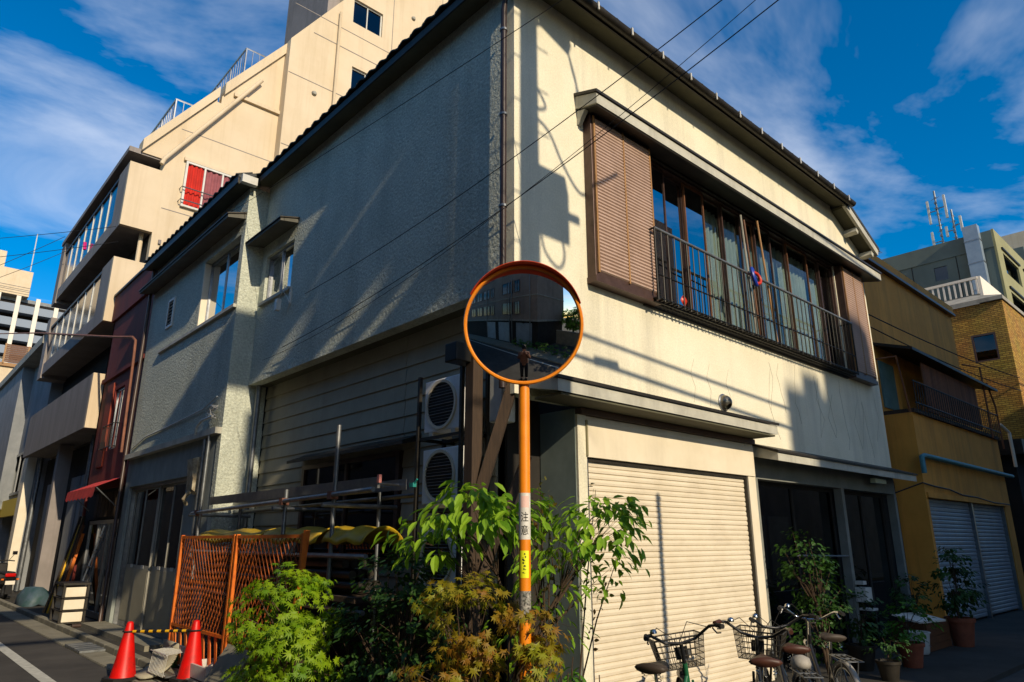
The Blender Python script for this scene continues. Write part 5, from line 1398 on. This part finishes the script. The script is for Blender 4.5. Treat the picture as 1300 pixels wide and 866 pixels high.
MAP = maple_leaf(); OV = oval_leaf(); LA = lance_leaf(); SMALL = oval_leaf(.3, .1)
def plant(name, label, cat, base, crowns, bark_r, shape, mat, group=None, every=2):
    t = thing(name, label, cat, base, group=group)
    mb = MB(); lv = Leaves()
    B = Vector(base)
    for (c, rad, ncl, per, crad, size, up) in crowns:
        tips = clumps(lv, shape, c, rad, ncl, per, crad, size, up, .9 if shape is MAP else .45)
        fork = B.lerp(Vector(c), .55) + rv() * .05
        mb.tube([B, B.lerp(fork, .5) + rv() * .03, fork], [bark_r, bark_r * .85, bark_r * .7], 7)
        stems(mb, fork, tips, bark_r * .4, every)
    part('trunk', mb, 'bark', t, auto=60)
    lv.build('crown', mat, t)
    return t
# green maple at the left of the pole
plant('maple_bush', 'bright green maple bush in front of the orange barricade', 'bush', (-1.12, 1.85, .06),
      [((-1.18, 1.75, 1.02), (.50, .50, .40), 54, 13, .13, .125, .6), ((-1.1, 2.25, .76), (.34, .42, .36), 30, 12, .12, .12, .6), ((-1.25, 1.35, .72), (.36, .36, .36), 32, 12, .12, .12, .6), ((-1.25, 1.8, .40), (.40, .55, .30), 34, 11, .12, .12, .6)], .03, MAP, 'maple_green')
# rust coloured maple at the pole
RMt = thing('rust_maple', 'rust and olive coloured small maple leaning on the orange pole', 'bush', (-1.0, -.75, .06))
lv = Leaves(); mb = MB()
for (c, rad, ncl, per) in (((-1.08, -.78, 1.12), (.28, .28, .30), 38, 15), ((-1.15, -.66, .76), (.34, .30, .28), 40, 15), ((-.96, -1.16, 1.12), (.13, .12, .2), 12, 12), ((-1.15, -.5, 1.28), (.18, .18, .14), 11, 12), ((-1.36, -.5, .52), (.24, .24, .22), 20, 13), ((-.96, -1.27, .92), (.12, .10, .18), 12, 10), ((-.8, -1.1, 1.0), (.14, .12, .22), 12, 11), ((-1.15, -.85, .42), (.3, .3, .2), 22, 12)):
    tips = clumps(lv, MAP, c, rad, ncl, max(6, per - 5), .10, .105, .5, .9, tint=lambda p: .38 + .55 * (.5 + .5 * math.sin(5 * p.x + 7 * p.y + 4 * p.z)))
    fork = Vector((-1.0, -.75, .06)).lerp(Vector(c), .6)
    mb.tube([(-1.0, -.75, .06), fork], [.022, .014], 6); stems(mb, fork, tips, .007, 2)
part('trunk', mb, 'bark', RMt, auto=60); lv.build('crown', 'maple_rust', RMt)
# broad leaved shrub behind the pole with two lobes
BS = thing('broadleaf_shrub', 'tall broad leaved green shrub spreading behind the orange pole', 'shrub', (-.55, -.62, .06))
lv = Leaves(); mb = MB()
OVN = oval_leaf(.2, .28)
for (c, rad, ncl, per, sz) in (((-.72, -.30, 1.86), (.32, .34, .20), 30, 8, .135), ((-.92, -.05, 1.70), (.24, .30, .20), 18, 7, .13), ((-.60, -.66, 1.84), (.20, .20, .16), 14, 8, .13),
                               ((-.10, -1.0, 1.68), (.38, .26, .26), 30, 8, .11), ((-.40, -.84, 1.48), (.26, .24, .26), 20, 7, .10), ((.14, -1.04, 1.86), (.20, .16, .12), 12, 8, .10), ((.02, -1.0, 1.4), (.22, .18, .14), 7, 5, .08), ((-.45, -.7, .95), (.3, .3, .35), 16, 5, .08)):
    tips = clumps(lv, OVN, c, (rad[0] * 1.1, rad[1] * 1.1, rad[2]), int(ncl * 1.3), max(5, per - 2), .12, sz * .95, .85, .6, flat=.6)
    fork = Vector((-.5, -.66, .9)).lerp(Vector(c), .5)
    mb.tube([(-.55, -.62, .06), (-.52, -.66, .6), (-.5, -.66, .9), fork], [.022, .02, .016, .011], 7); stems(mb, fork, tips, .0035, 2)
part('trunk', mb, 'bark', BS, auto=60); lv.build('crown', 'broad_green', BS)
# feathery dark shrub left of it
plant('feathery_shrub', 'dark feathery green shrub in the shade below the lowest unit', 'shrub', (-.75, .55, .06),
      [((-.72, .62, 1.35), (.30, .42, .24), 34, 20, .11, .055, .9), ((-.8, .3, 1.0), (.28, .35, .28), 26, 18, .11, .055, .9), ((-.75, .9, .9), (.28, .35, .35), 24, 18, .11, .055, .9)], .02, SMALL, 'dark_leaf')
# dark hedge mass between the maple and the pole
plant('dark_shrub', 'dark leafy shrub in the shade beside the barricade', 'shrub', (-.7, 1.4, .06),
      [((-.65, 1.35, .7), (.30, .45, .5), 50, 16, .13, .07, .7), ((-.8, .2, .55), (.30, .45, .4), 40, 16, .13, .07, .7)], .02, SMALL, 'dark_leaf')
# sprigs with small reddish leaves above
NS = thing('nandina_sprigs', 'thin reddish sprigs rising in front of the shutter pillar', 'shrub', (-.25, -.8, .06))
lv = Leaves(); mb = MB()
for i in range(6):
    b = Vector((-.3 + random.uniform(-.12, .12), -.78 + random.uniform(-.1, .1), .06)); tp = b + Vector((random.uniform(-.2, .55), random.uniform(-.4, .25), random.uniform(1.45, 2.0)))
    m = b.lerp(tp, .6) + Vector((0, 0, .1)); mb.tube([b, m, tp], [.008, .006, .002], 5)
    for k in range(26):
        u = random.uniform(.45, 1.05); q = m.lerp(tp, (u - .6) / .4) if u > .6 else b.lerp(m, u / .6)
        lv.add(SMALL, q + rv() * .05, Vector((0, 0, .6)) + rv(), rv(), random.uniform(.03, .055), random.random())
part('stem', mb, 'bark', NS, auto=60); lv.build('leaves', 'twig_leaf', NS)
# strappy green plants at the foot of the pole
LP = thing('strap_leaf_plants', 'clump of strappy green leaves right of the pole foot', 'plant', (-.5, -.98, .06))
lv = Leaves(); mb = MB()
for i in range(26):
    b = Vector((-.55 + random.uniform(-.28, .35), -1.0 + random.uniform(-.22, .25), .06)); h = random.uniform(.35, .85); tp = b + Vector((random.uniform(-.1, .1), random.uniform(-.1, .1), h))
    mb.tube([b, tp], [.007, .004], 5)
    for k in range(12):
        q = b.lerp(tp, random.uniform(.35, 1)); a = random.uniform(0, 6.28)
        lv.add(LA, q, Vector((math.cos(a) * .3, math.sin(a) * .3, 1)), Vector((math.cos(a), math.sin(a), .35)), random.uniform(.12, .22), random.random())
part('stem', mb, 'bark', LP, auto=60); lv.build('leaves', 'lance_green', LP)
# shrub by the porch, potted shrubs, weeds
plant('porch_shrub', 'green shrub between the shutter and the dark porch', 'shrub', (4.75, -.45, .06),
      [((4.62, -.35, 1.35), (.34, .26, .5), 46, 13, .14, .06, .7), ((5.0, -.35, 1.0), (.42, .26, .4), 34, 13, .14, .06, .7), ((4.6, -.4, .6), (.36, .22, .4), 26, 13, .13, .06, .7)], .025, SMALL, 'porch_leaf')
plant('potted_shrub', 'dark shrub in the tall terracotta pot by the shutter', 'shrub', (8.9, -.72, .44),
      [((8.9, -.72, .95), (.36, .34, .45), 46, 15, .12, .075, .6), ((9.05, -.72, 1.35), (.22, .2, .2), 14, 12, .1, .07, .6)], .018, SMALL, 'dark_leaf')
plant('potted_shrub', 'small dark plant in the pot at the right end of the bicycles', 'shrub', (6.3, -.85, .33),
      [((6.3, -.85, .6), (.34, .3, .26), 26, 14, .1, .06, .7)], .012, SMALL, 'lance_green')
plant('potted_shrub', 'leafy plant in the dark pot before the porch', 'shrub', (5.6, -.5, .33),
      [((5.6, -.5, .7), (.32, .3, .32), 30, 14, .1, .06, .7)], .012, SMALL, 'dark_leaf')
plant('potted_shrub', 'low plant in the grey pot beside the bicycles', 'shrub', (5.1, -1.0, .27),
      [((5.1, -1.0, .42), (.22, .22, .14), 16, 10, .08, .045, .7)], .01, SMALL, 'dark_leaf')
plant('planter_shrub', 'dark leafy shrub growing in the wooden planter', 'shrub', (8.3, -.35, .4),
      [((8.2, -.3, .8), (.4, .2, .35), 36, 14, .1, .065, .7)], .012, SMALL, 'dark_leaf')
WD = thing('gutter_weed', 'green weed growing between the cones and the door', 'weed', (-.78, 5.75, .06))
lv = Leaves()
for i in range(46):
    a = random.uniform(0, 6.28); b = Vector((-.85 + random.uniform(-.12, .12), 5.75 + random.uniform(-.12, .12), .06 + random.uniform(0, .3)))
    lv.add(LA, b, Vector((math.cos(a) * .4, math.sin(a) * .4, .8)), Vector((math.cos(a) * .6, math.sin(a) * .6, .9)), random.uniform(.1, .24), random.random())
lv.build('leaves', 'lance_green', WD)
# tree in the lot across the street, reflected in the mirror
plant('lot_tree', 'green tree behind the lot wall reflected in the traffic mirror', 'tree', (-5.6, -14.6, 0),
      [((-5.6, -14.6, 3.0), (1.5, 1.2, 1.3), 110, 14, .4, .28, .7)], .1, SMALL, 'lance_green')
# potted plants along the opposite building
for i in range(7):
    plant('kerbside_plant', 'potted plant on the pavement across the street', 'plant', (-9.5 + i * .9, -8.9, .1), [((-9.5 + i * .9, -8.9, .55), (.35, .3, .35), 16, 10, .14, .13, .7)], .02, SMALL, 'lance_green', 'plants along the opposite pavement')

# ------------------------------------------------------------------ bicycles
M('bike_black', '17181a', .35, coat=.3); M('chrome', 'b8babb', .18, metal=1.0); M('saddle_brown', '4a2a1c', .5, var='3a2016', vscale=12)
M('saddle_tan', '3a3128', .6); M('bike_green', '1d5a3a', .35, coat=.3); M('bike_silver', '5d6367', .35, metal=.6); M('bag_white', '9f9b91', .6, var='8a867d', vscale=12)
def bicycle(label, loc, head, steer, frame='bike_black', saddle='saddle_brown', rack=True, basket=True, cover=False, bars='bike_black', bag=False):
    """x forward; origin on the ground under the bottom bracket"""
    t = thing('bicycle', label, 'bicycle', loc, head, group='bicycles parked in front of the shutter', local=True); t.scale = (.93, .93, .93)
    RW = Vector((-.45, 0, .33)); BBk = Vector((0, 0, .28)); ST = Vector((-.17, 0, .74)); HB = Vector((.42, 0, .62)); HT = Vector((.37, 0, .80)); FW0 = Vector((.60, 0, .33))
    ax = (HT - HB).normalized()
    Rs = Matrix.Translation(HB) @ Matrix.Rotation(steer, 4, ax) @ Matrix.Translation(-HB)
    f = lambda p: Rs @ Vector(p)
    mb = MB().tube([HT.lerp(HB, .5), (.18, 0, .42), BBk], .019, 8)
    mb.tube([HB.lerp(HT, .2), (.2, 0, .36), (.05, 0, .30)], .015, 8); mb.tube([BBk, ST], .017, 8); mb.tube([HB, HT], .021, 8)
    for s_ in (-1, 1):
        mb.tube([BBk + Vector((0, s_ * .03, 0)), RW + Vector((0, s_ * .06, 0))], .010, 6); mb.tube([ST + Vector((0, 0, -.06)), ST + Vector((-.08, s_ * .05, -.12)), RW + Vector((0, s_ * .06, 0))], .009, 6)
    part('frame', mb, frame, t, auto=60)
    mb = MB().tube([f(HB), f((.50, 0, .60))], .018, 8)
    for s_ in (-1, 1): mb.tube([f((.46, s_ * .05, .66)), f((.53, s_ * .055, .48)), f((.60, s_ * .055, .33))], .011, 6)
    part('fork', mb, frame, t, auto=60)
    def wheel(c, m4):
        base = m4 @ (Matrix.Translation(c) @ Matrix.Rotation(R(90), 4, 'X'))
        w_ = part('wheel', MB().torus(base, .315, .017, 40, 8), 'rubber', t, smooth=True)
        part('rim', MB().torus(base, .292, .010, 40, 6), 'galv', w_, smooth=True)
        part('hub', MB().lathe([(0, -.05), (.022, -.05), (.022, .05), (0, .05)], 10, base), 'chrome', w_)
        mb = MB()
        for k_ in range(18):
            a = 2 * math.pi * k_ / 18
            mb.tube([base @ Vector((.02 * math.cos(a + 1), .02 * math.sin(a + 1), .03 * (1 if k_ % 2 else -1))), base @ Vector((.29 * math.cos(a), .29 * math.sin(a), 0))], .0015, 4, False)
        part('spokes', mb, 'chrome', w_)
    wheel(RW, Matrix()); wheel(FW0, Rs)
    def guard(c, m4, a0, a1, nm):
        vs = []; fs = []; n = 18
        for i in range(n + 1):
            a = a0 + (a1 - a0) * i / n
            for (yy, rr) in ((-.026, .345), (0, .356), (.026, .345)): vs.append(m4 @ (c + Vector((rr * math.cos(a), yy, rr * math.sin(a)))))
        for i in range(n):
            for q in (0, 1): fs.append((3 * i + q, 3 * i + 3 + q, 3 * i + 4 + q, 3 * i + 1 + q))
        o = part(nm, MB().add(vs, fs), 'bag_white' if cover and not bag else 'bike_black', t, smooth=True); o.modifiers.new('t', 'SOLIDIFY').thickness = .002
    guard(RW, Matrix(), R(20), R(200), 'rear_mudguard'); guard(FW0, Rs, R(25), R(165), 'front_mudguard')
    part('reflector', MB().lathe([(0, .02), (.026, .015), (.03, 0)], 14, Matrix.Translation((-.80, 0, .47)) @ Matrix.Rotation(R(-90), 4, 'Y')), 'lamp_red', t, smooth=True)
    # bars
    hs = HT + Vector((-.03, 0, .14))
    mb = MB().tube([f(HT), f(hs)], .014, 8)
    pts = [(-.20, -.29, .10), (-.14, -.28, .105), (-.04, -.235, .10), (.03, -.12, .02), (.03, 0, 0), (.03, .12, .02), (-.04, .235, .10), (-.14, .28, .105), (-.20, .29, .10)]
    sm = []
    for i in range(len(pts) - 1):
        for k_ in range(4):
            sm.append(tuple(pts[i][j] + (pts[i + 1][j] - pts[i][j]) * k_ / 4 for j in range(3)))
    sm.append(pts[-1])
    mb.tube([f(hs + Vector(p)) for p in sm], .0115, 8)
    part('handlebar', mb, bars, t, auto=60)
    for s_ in (-1, 1):
        part('grip', MB().tube([f(hs + Vector((-.22, s_ * .292, .098))), f(hs + Vector((-.11, s_ * .272, .105)))], .0175, 10), 'saddle_brown' if frame == 'bike_black' and not cover else 'rubber', t, auto=60)
        part('brake_lever', MB().tube([f(hs + Vector((-.06, s_ * .25, .085))), f(hs + Vector((-.09, s_ * .27, .045))), f(hs + Vector((-.19, s_ * .275, .055)))], .006, 6), 'bike_black' if bars != 'chrome' else 'chrome', t)
    part('brake_cable', MB().tube([f(hs + Vector((-.05, .24, .085))), f(hs + Vector((.1, .15, .13))), f(hs + Vector((.14, .02, .02))), f((.47, 0, .6))], .0035, 5).tube([f(hs + Vector((-.05, -.24, .085))), f(hs + Vector((.12, -.1, .14))), f(hs + Vector((.13, -.01, .0))), f((.46, .01, .58))], .0035, 5), 'rubber', t)
    part('bell', MB().lathe([(0, .035), (.02, .03), (.028, .012), (.028, 0)], 14, Rs @ Matrix.Translation(hs + Vector((-.03, .2, .105)))), 'chrome', t, smooth=True)
    part('head_lamp', MB().lathe([(0, -.05), (.03, -.045), (.04, .03), (.036, .04), (0, .04)], 14, Rs @ Matrix.Translation((.58, 0, .70)) @ Matrix.Rotation(R(90), 4, 'Y')), bars, t, auto=50)
    if basket:
        mb = MB(); x0_, x1_ = .40, .70
        def ring(z, g):
            p = [(x0_ - g * .3, -.155 - g), (x1_ + g, -.155 - g), (x1_ + g, .155 + g), (x0_ - g * .3, .155 + g)]
            mb.tube([f((x, y, z)) for x, y in p + [p[0]]], .0035 if z < .98 else .006, 5)
        for i in range(6): ring(.76 + i * .044, .008 * i)
        for i in range(11):
            y = -.155 + i * .031
            mb.tube([f((x1_ + .04, y * 1.25, .98)), f((x1_, y, .76)), f((x0_, y, .76)), f((x0_ - .012, y * 1.25, .98))], .0028, 4)
        for i in range(9):
            x = x0_ + i * .0375
            mb.tube([f((x, -.195, .98)), f((x, -.155, .76)), f((x, .155, .76)), f((x, .195, .98))], .0028, 4)
        bk_ = part('basket', mb, 'dark_metal', t)
        part('basket_plate', MB().obox(Rs @ Matrix.Translation((.40, 0, .87)), .006, .1, .09), 'bike_black', bk_)
    # saddle
    vs = []; fs = []; n = 10; m_ = 12
    for i in range(n + 1):
        u = i / n; x = -.30 + .26 * u; hw = .105 * (1 - u) ** .55 * (1 if u > .08 else .75) + .022
        for k_ in range(m_):
            a = 2 * math.pi * k_ / m_
            vs.append((x, hw * math.cos(a), .835 + (.035 - .01 * u) * math.sin(a) + .015 * (1 - u) ** 2 + .012 * u))
    for i in range(n):
        for k_ in range(m_): fs.append((i * m_ + k_, (i + 1) * m_ + k_, (i + 1) * m_ + (k_ + 1) % m_, i * m_ + (k_ + 1) % m_))
    fs += [tuple(range(m_)), tuple(n * m_ + k_ for k_ in range(m_ - 1, -1, -1))]
    sdl = part('saddle', MB().add(vs, fs), saddle, t, smooth=True)
    part('seat_post', MB().tube([ST, (-.19, 0, .815)], .013, 8), 'chrome', t)
    for s_ in (-1, 1):
        part('saddle_spring', MB().tube([(-.26 + .012 * math.cos(a_ * .8), s_ * .06 + .012 * math.sin(a_ * .8), .76 + a_ * .0028) for a_ in range(26)], .003, 4), 'chrome', sdl)
    if bag: part('seat_bag', MB().lathe([(0, .0), (.07, .01), (.08, .04), (.07, .08), (.03, .10), (0, .105)], 16, Matrix.Translation((-.38, 0, .72))), 'bag_white', t, smooth=True)
    if rack:
        mb = MB()
        for y in (-.07, -.025, .025, .07): mb.tube([(-.20, y * .5, .70), (-.30, y, .715), (-.72, y, .715)], .005, 5)
        for x in (-.35, -.55, -.72): mb.tube([(x, -.07, .715), (x, .07, .715)], .005, 5)
        for s_ in (-1, 1): mb.tube([(-.6, s_ * .07, .71), (-.46, s_ * .07, .34)], .005, 5)
        part('rear_rack', mb, 'galv', t)
    mb = MB()
    for s_ in (-1, 1): mb.tube([(-.45, s_ * .08, .33), (-.5, s_ * .13, .03)], .008, 6)
    mb.tube([(-.5, -.14, .02), (-.5, .14, .02)], .008, 6)
    part('kick_stand', mb, 'galv', t)
    part('chain_case', MB().prism([(-.47, -.075, .29), (.02, -.075, .19), (.1, -.075, .24), (.1, -.075, .33), (.02, -.075, .38), (-.47, -.075, .38)], (0, .02, 0)), frame, t, bevel=.008)
    mb = MB().tube([(.0, -.11, .28), (.12, -.11, .16)], .009, 6); mb.box(.08, .17, -.19, -.12, .145, .17)
    part('crank', mb, 'chrome', t); mb = MB().tube([(.0, .09, .28), (-.12, .09, .40)], .009, 6); mb.box(-.17, -.08, .10, .17, .39, .415); part('crank', mb, 'chrome', t)
    return t
def bike_at(stem, ang): # ground origin from stem position
    a = R(ang); return (stem[0] - .36 * math.cos(a), stem[1] - .36 * math.sin(a), .06)
bicycle('leftmost bicycle with wire basket in front of the roller shutter', bike_at((.36, -1.42), 13), R(13), R(34), 'bike_green', 'saddle_tan')
bicycle('second bicycle with brown saddle and wide curved bars', bike_at((1.05, -1.60), 34), R(34), R(-14), 'bike_black', 'saddle_brown')
bicycle('third bicycle with a white bag behind its saddle', bike_at((1.72, -1.42), 40), R(40), R(10), 'bike_black', 'saddle_brown', basket=False, cover=True, bars='bike_black', bag=True)
bicycle('rightmost bicycle with white mudguard and chrome bars', bike_at((2.55, -1.30), 44), R(44), R(-14), 'bike_black', 'saddle_tan', basket=False, cover=True, bars='chrome')

# ------------------------------------------------------------------ utility pole and wires
UP = thing('utility_pole', 'concrete utility pole across the street casting its shadow on the front wall', 'utility pole', (-.41, -5.1, 0))
ux, uy = -.41, -5.1
part('pole', MB().tube([(ux, uy, 0), (ux, uy, 12.5)], [.17, .12], 14), 'cap_grey', UP, auto=50)
part('equipment_box', MB().box(ux + .12, ux + .56, uy - .2, uy + .2, 7.35, 7.95), 'galv', UP)
part('box_arm', MB().box(ux, ux + .75, uy - .03, uy + .03, 7.55, 7.63), 'galv', UP)
part('lamp_arm', MB().tube([(ux, uy, 9.75), (ux + .35, uy, 9.95)], .03, 8), 'galv', UP)
part('lamp_head', MB().obox(Matrix.Translation((ux + .42, uy, 9.88)) @ Matrix.Rotation(R(18), 4, 'Y'), .5, .22, .16), 'galv', UP)
STP = MB().tube([(0, 0, 0), (.2, 0, 0)], .01, 5).mesh('pole_step', 'galv')
for i in range(22): piece('pole_step', STP, UP, (ux + .1 * (1 if i % 2 else -1), uy, 6 + i * .27), (0, 0, 0 if i % 2 else R(180)))
mb = MB()
def loop(pts, r=.014):
    out = []
    P_ = [Vector(p) for p in pts]
    for i in range(len(P_) - 1):
        p0 = P_[max(i - 1, 0)]; p1 = P_[i]; p2 = P_[i + 1]; p3 = P_[min(i + 2, len(P_) - 1)]
        for k_ in range(6):
            u = k_ / 6; out.append(.5 * ((2 * p1) + (p2 - p0) * u + (2 * p0 - 5 * p1 + 4 * p2 - p3) * u * u + (3 * p1 - p0 - 3 * p2 + p3) * u ** 3))
    out.append(P_[-1]); return out, r
for pts, r_ in (([(ux + .6, uy, 9.8), (ux + .75, uy, 9.4), (ux + .8, uy, 9.15), (ux + .95, uy, 9.2), (ux + 1.15, uy, 9.35)], .02),
                ([(ux + .6, uy, 9.85), (ux + .7, uy, 9.5), (ux + .82, uy, 9.2)], .015),
                ([(ux + .1, uy, 8.6), (ux + .3, uy, 8.5), (ux + .5, uy, 8.2), (ux + .75, uy, 7.95), (ux + .95, uy, 8.0), (ux + 1.3, uy, 8.25)], .02),
                ([(ux + .15, uy, 7.4), (ux + .2, uy, 7.1), (ux + .4, uy, 6.95), (ux + .5, uy, 7.1), (ux + .45, uy, 7.36)], .018),
                ([(ux + .1, uy, 9.0), (ux + .25, uy, 8.8), (ux + .1, uy, 8.7)], .02), ([(ux + .1, uy, 10.1), (ux + .3, uy, 9.95), (ux + .12, uy, 9.8)], .02)):
    o_, rr_ = loop(pts, r_); mb.tube(o_, rr_, 6)
part('cable_loops', mb, 'rubber', UP, auto=60)
part('cross_arm', MB().box(ux - .6, ux + .9, uy - .05, uy + .05, 10.9, 11.0), 'galv', UP)
def wire(label, A, B, sag, r, n=30):
    A = Vector(A); B = Vector(B); pts = []
    for i in range(n + 1):
        u = i / n; p = A.lerp(B, u); p.z -= 4 * sag * u * (1 - u); pts.append(p)
    return tag(part('overhead_wire', MB().tube(pts, r, 6), 'rubber', None, auto=60), label, 'wire')
wire('overhead wire crossing the side wall highest, near the eaves', (-.45, 7.63, 7.27), (-.04, -9.0, 6.19), .16, .004)
wire('overhead wire running above the storm shutter to the side wall', (-.45, 3.59, 4.77), (-.25, -5.0, 5.94), .24, .0042)
wire('overhead wire passing in front of the storm shutter', (-.05, 5.08, 4.42), (-.07, -9.0, 7.12), .59, .0045)
wire('thin overhead wire beside the lower wire at the front', (-.05, 5.75, 4.35), (-.3, -5.0, 5.95), .486, .0028)
wire('thick cable bundle along the right hand street from the pole', (ux + 1.1, uy, 9.35), (20, -5.6, 8.9), .35, .022)
wire('upper telephone cable along the right hand street', (ux, uy, 6.35), (30, -5.4, 5.9), .3, .022)
wire('lower telephone cable along the right hand street', (ux, uy, 6.1), (30, -5.5, 5.5), .3, .026)
tag(part('splice_box', MB().box(.5, .9, -5.18, -5.1, 6.04, 6.11), 'rubber'), 'black splice box on the telephone cable', 'box')
wire('wire crossing the sky at the left toward the upper balcony', (-.6, 24.0, 12.5), (-6, 25, 8.2), .2, .009)
wire('second wire below it crossing the sky at the left', (-.6, 23.0, 11.6), (-6, 24, 7.9), .25, .008)
wire('nearly level wire passing the glazed balconies', (-.75, 14.5, 9.5), (-7, 24, 10.2), .15, .007)
wire('lower nearly level wire passing the glazed balconies', (-.75, 14.0, 8.9), (-7, 24, 9.4), .15, .007)
wire('wire from the ochre house across its side wall', (9.3, .3, 6.0), (19.9, -.1, 6.2), .1, .012)
wire('second wire across the ochre house side wall', (9.3, .3, 5.75), (19.9, -.1, 5.8), .12, .012)

# ------------------------------------------------------------------ the photographer, seen in the traffic mirror
M('jacket', '8a5a44', .85, var='7a4e3a', vscale=10); M('trousers', '1c1c22', .9); M('skin', 'b98468', .6); M('hair', '1a1512', .7)
PN = thing('person', 'person in a brown jacket holding a camera up, reflected in the mirror', 'person', (-4.33, -4.70, 0), math.atan2(.738, .6748), local=True)
J = [((0, 0, .95), .15), ((0, 0, 1.15), .13), ((.0, 0, 1.35), .15), ((.01, 0, 1.47), .065), ((.03, 0, 1.56), .085), ((.03, 0, 1.70), .075),
     ((0, .17, 1.40), .065), ((.08, .24, 1.18), .05), ((.26, .09, 1.45), .04), ((.30, .06, 1.55), .035),
     ((0, -.17, 1.40), .065), ((.08, -.24, 1.18), .05), ((.26, -.09, 1.45), .04), ((.30, -.06, 1.55), .035),
     ((0, .10, .86), .10), ((.02, .11, .48), .065), ((0, .11, .09), .05), ((.16, .13, .05), .045),
     ((0, -.10, .86), .10), ((.02, -.11, .48), .065), ((0, -.11, .09), .05), ((.16, -.13, .05), .045)]
E_ = [(0, 1), (1, 2), (2, 3), (3, 4), (4, 5), (2, 6), (6, 7), (7, 8), (8, 9), (2, 10), (10, 11), (11, 12), (12, 13), (0, 14), (14, 15), (15, 16), (16, 17), (0, 18), (18, 19), (19, 20), (20, 21)]
me = bpy.data.meshes.new('body'); me.from_pydata([j[0] for j in J], E_, [])
bo = bpy.data.objects.new('body', me); link(bo, PN)
sk = bo.modifiers.new('skin', 'SKIN')
for i, j in enumerate(J): me.skin_vertices[0].data[i].radius = (j[1], j[1])
me.skin_vertices[0].data[0].use_root = True
ss = bo.modifiers.new('sub', 'SUBSURF'); ss.levels = 2; ss.render_levels = 2
me.materials.append(MATS['skin'])
part('jacket', MB().lathe([(.165, .80), (.175, .92), (.165, 1.1), (.185, 1.3), (.17, 1.42), (.09, 1.49)], 20, Matrix.Diagonal((.85, 1.15, 1, 1))), 'jacket', PN, smooth=True)
for s_ in (-1, 1):
    part('sleeve', MB().tube([(0, s_ * .17, 1.42), (.08, s_ * .25, 1.18), (.24, s_ * .11, 1.42)], [.085, .075, .055], 12), 'jacket', PN, smooth=True)
    part('trouser_leg', MB().tube([(0, s_ * .10, .9), (.02, s_ * .115, .48), (0, s_ * .115, .1)], [.125, .09, .075], 12), 'trousers', PN, smooth=True)
    part('shoe', MB().lathe([(0, .10), (.05, .09), (.06, .03), (.055, 0), (0, 0)], 12, Matrix.Translation((.07, s_ * .12, 0)) @ Matrix.Diagonal((2.2, .95, 1, 1))), 'rubber', PN, smooth=True)
part('hair', MB().lathe([(0, 1.80), (.06, 1.785), (.095, 1.73), (.105, 1.66), (.09, 1.58)], 18, Matrix.Translation((.005, 0, 0))), 'hair', PN, smooth=True)
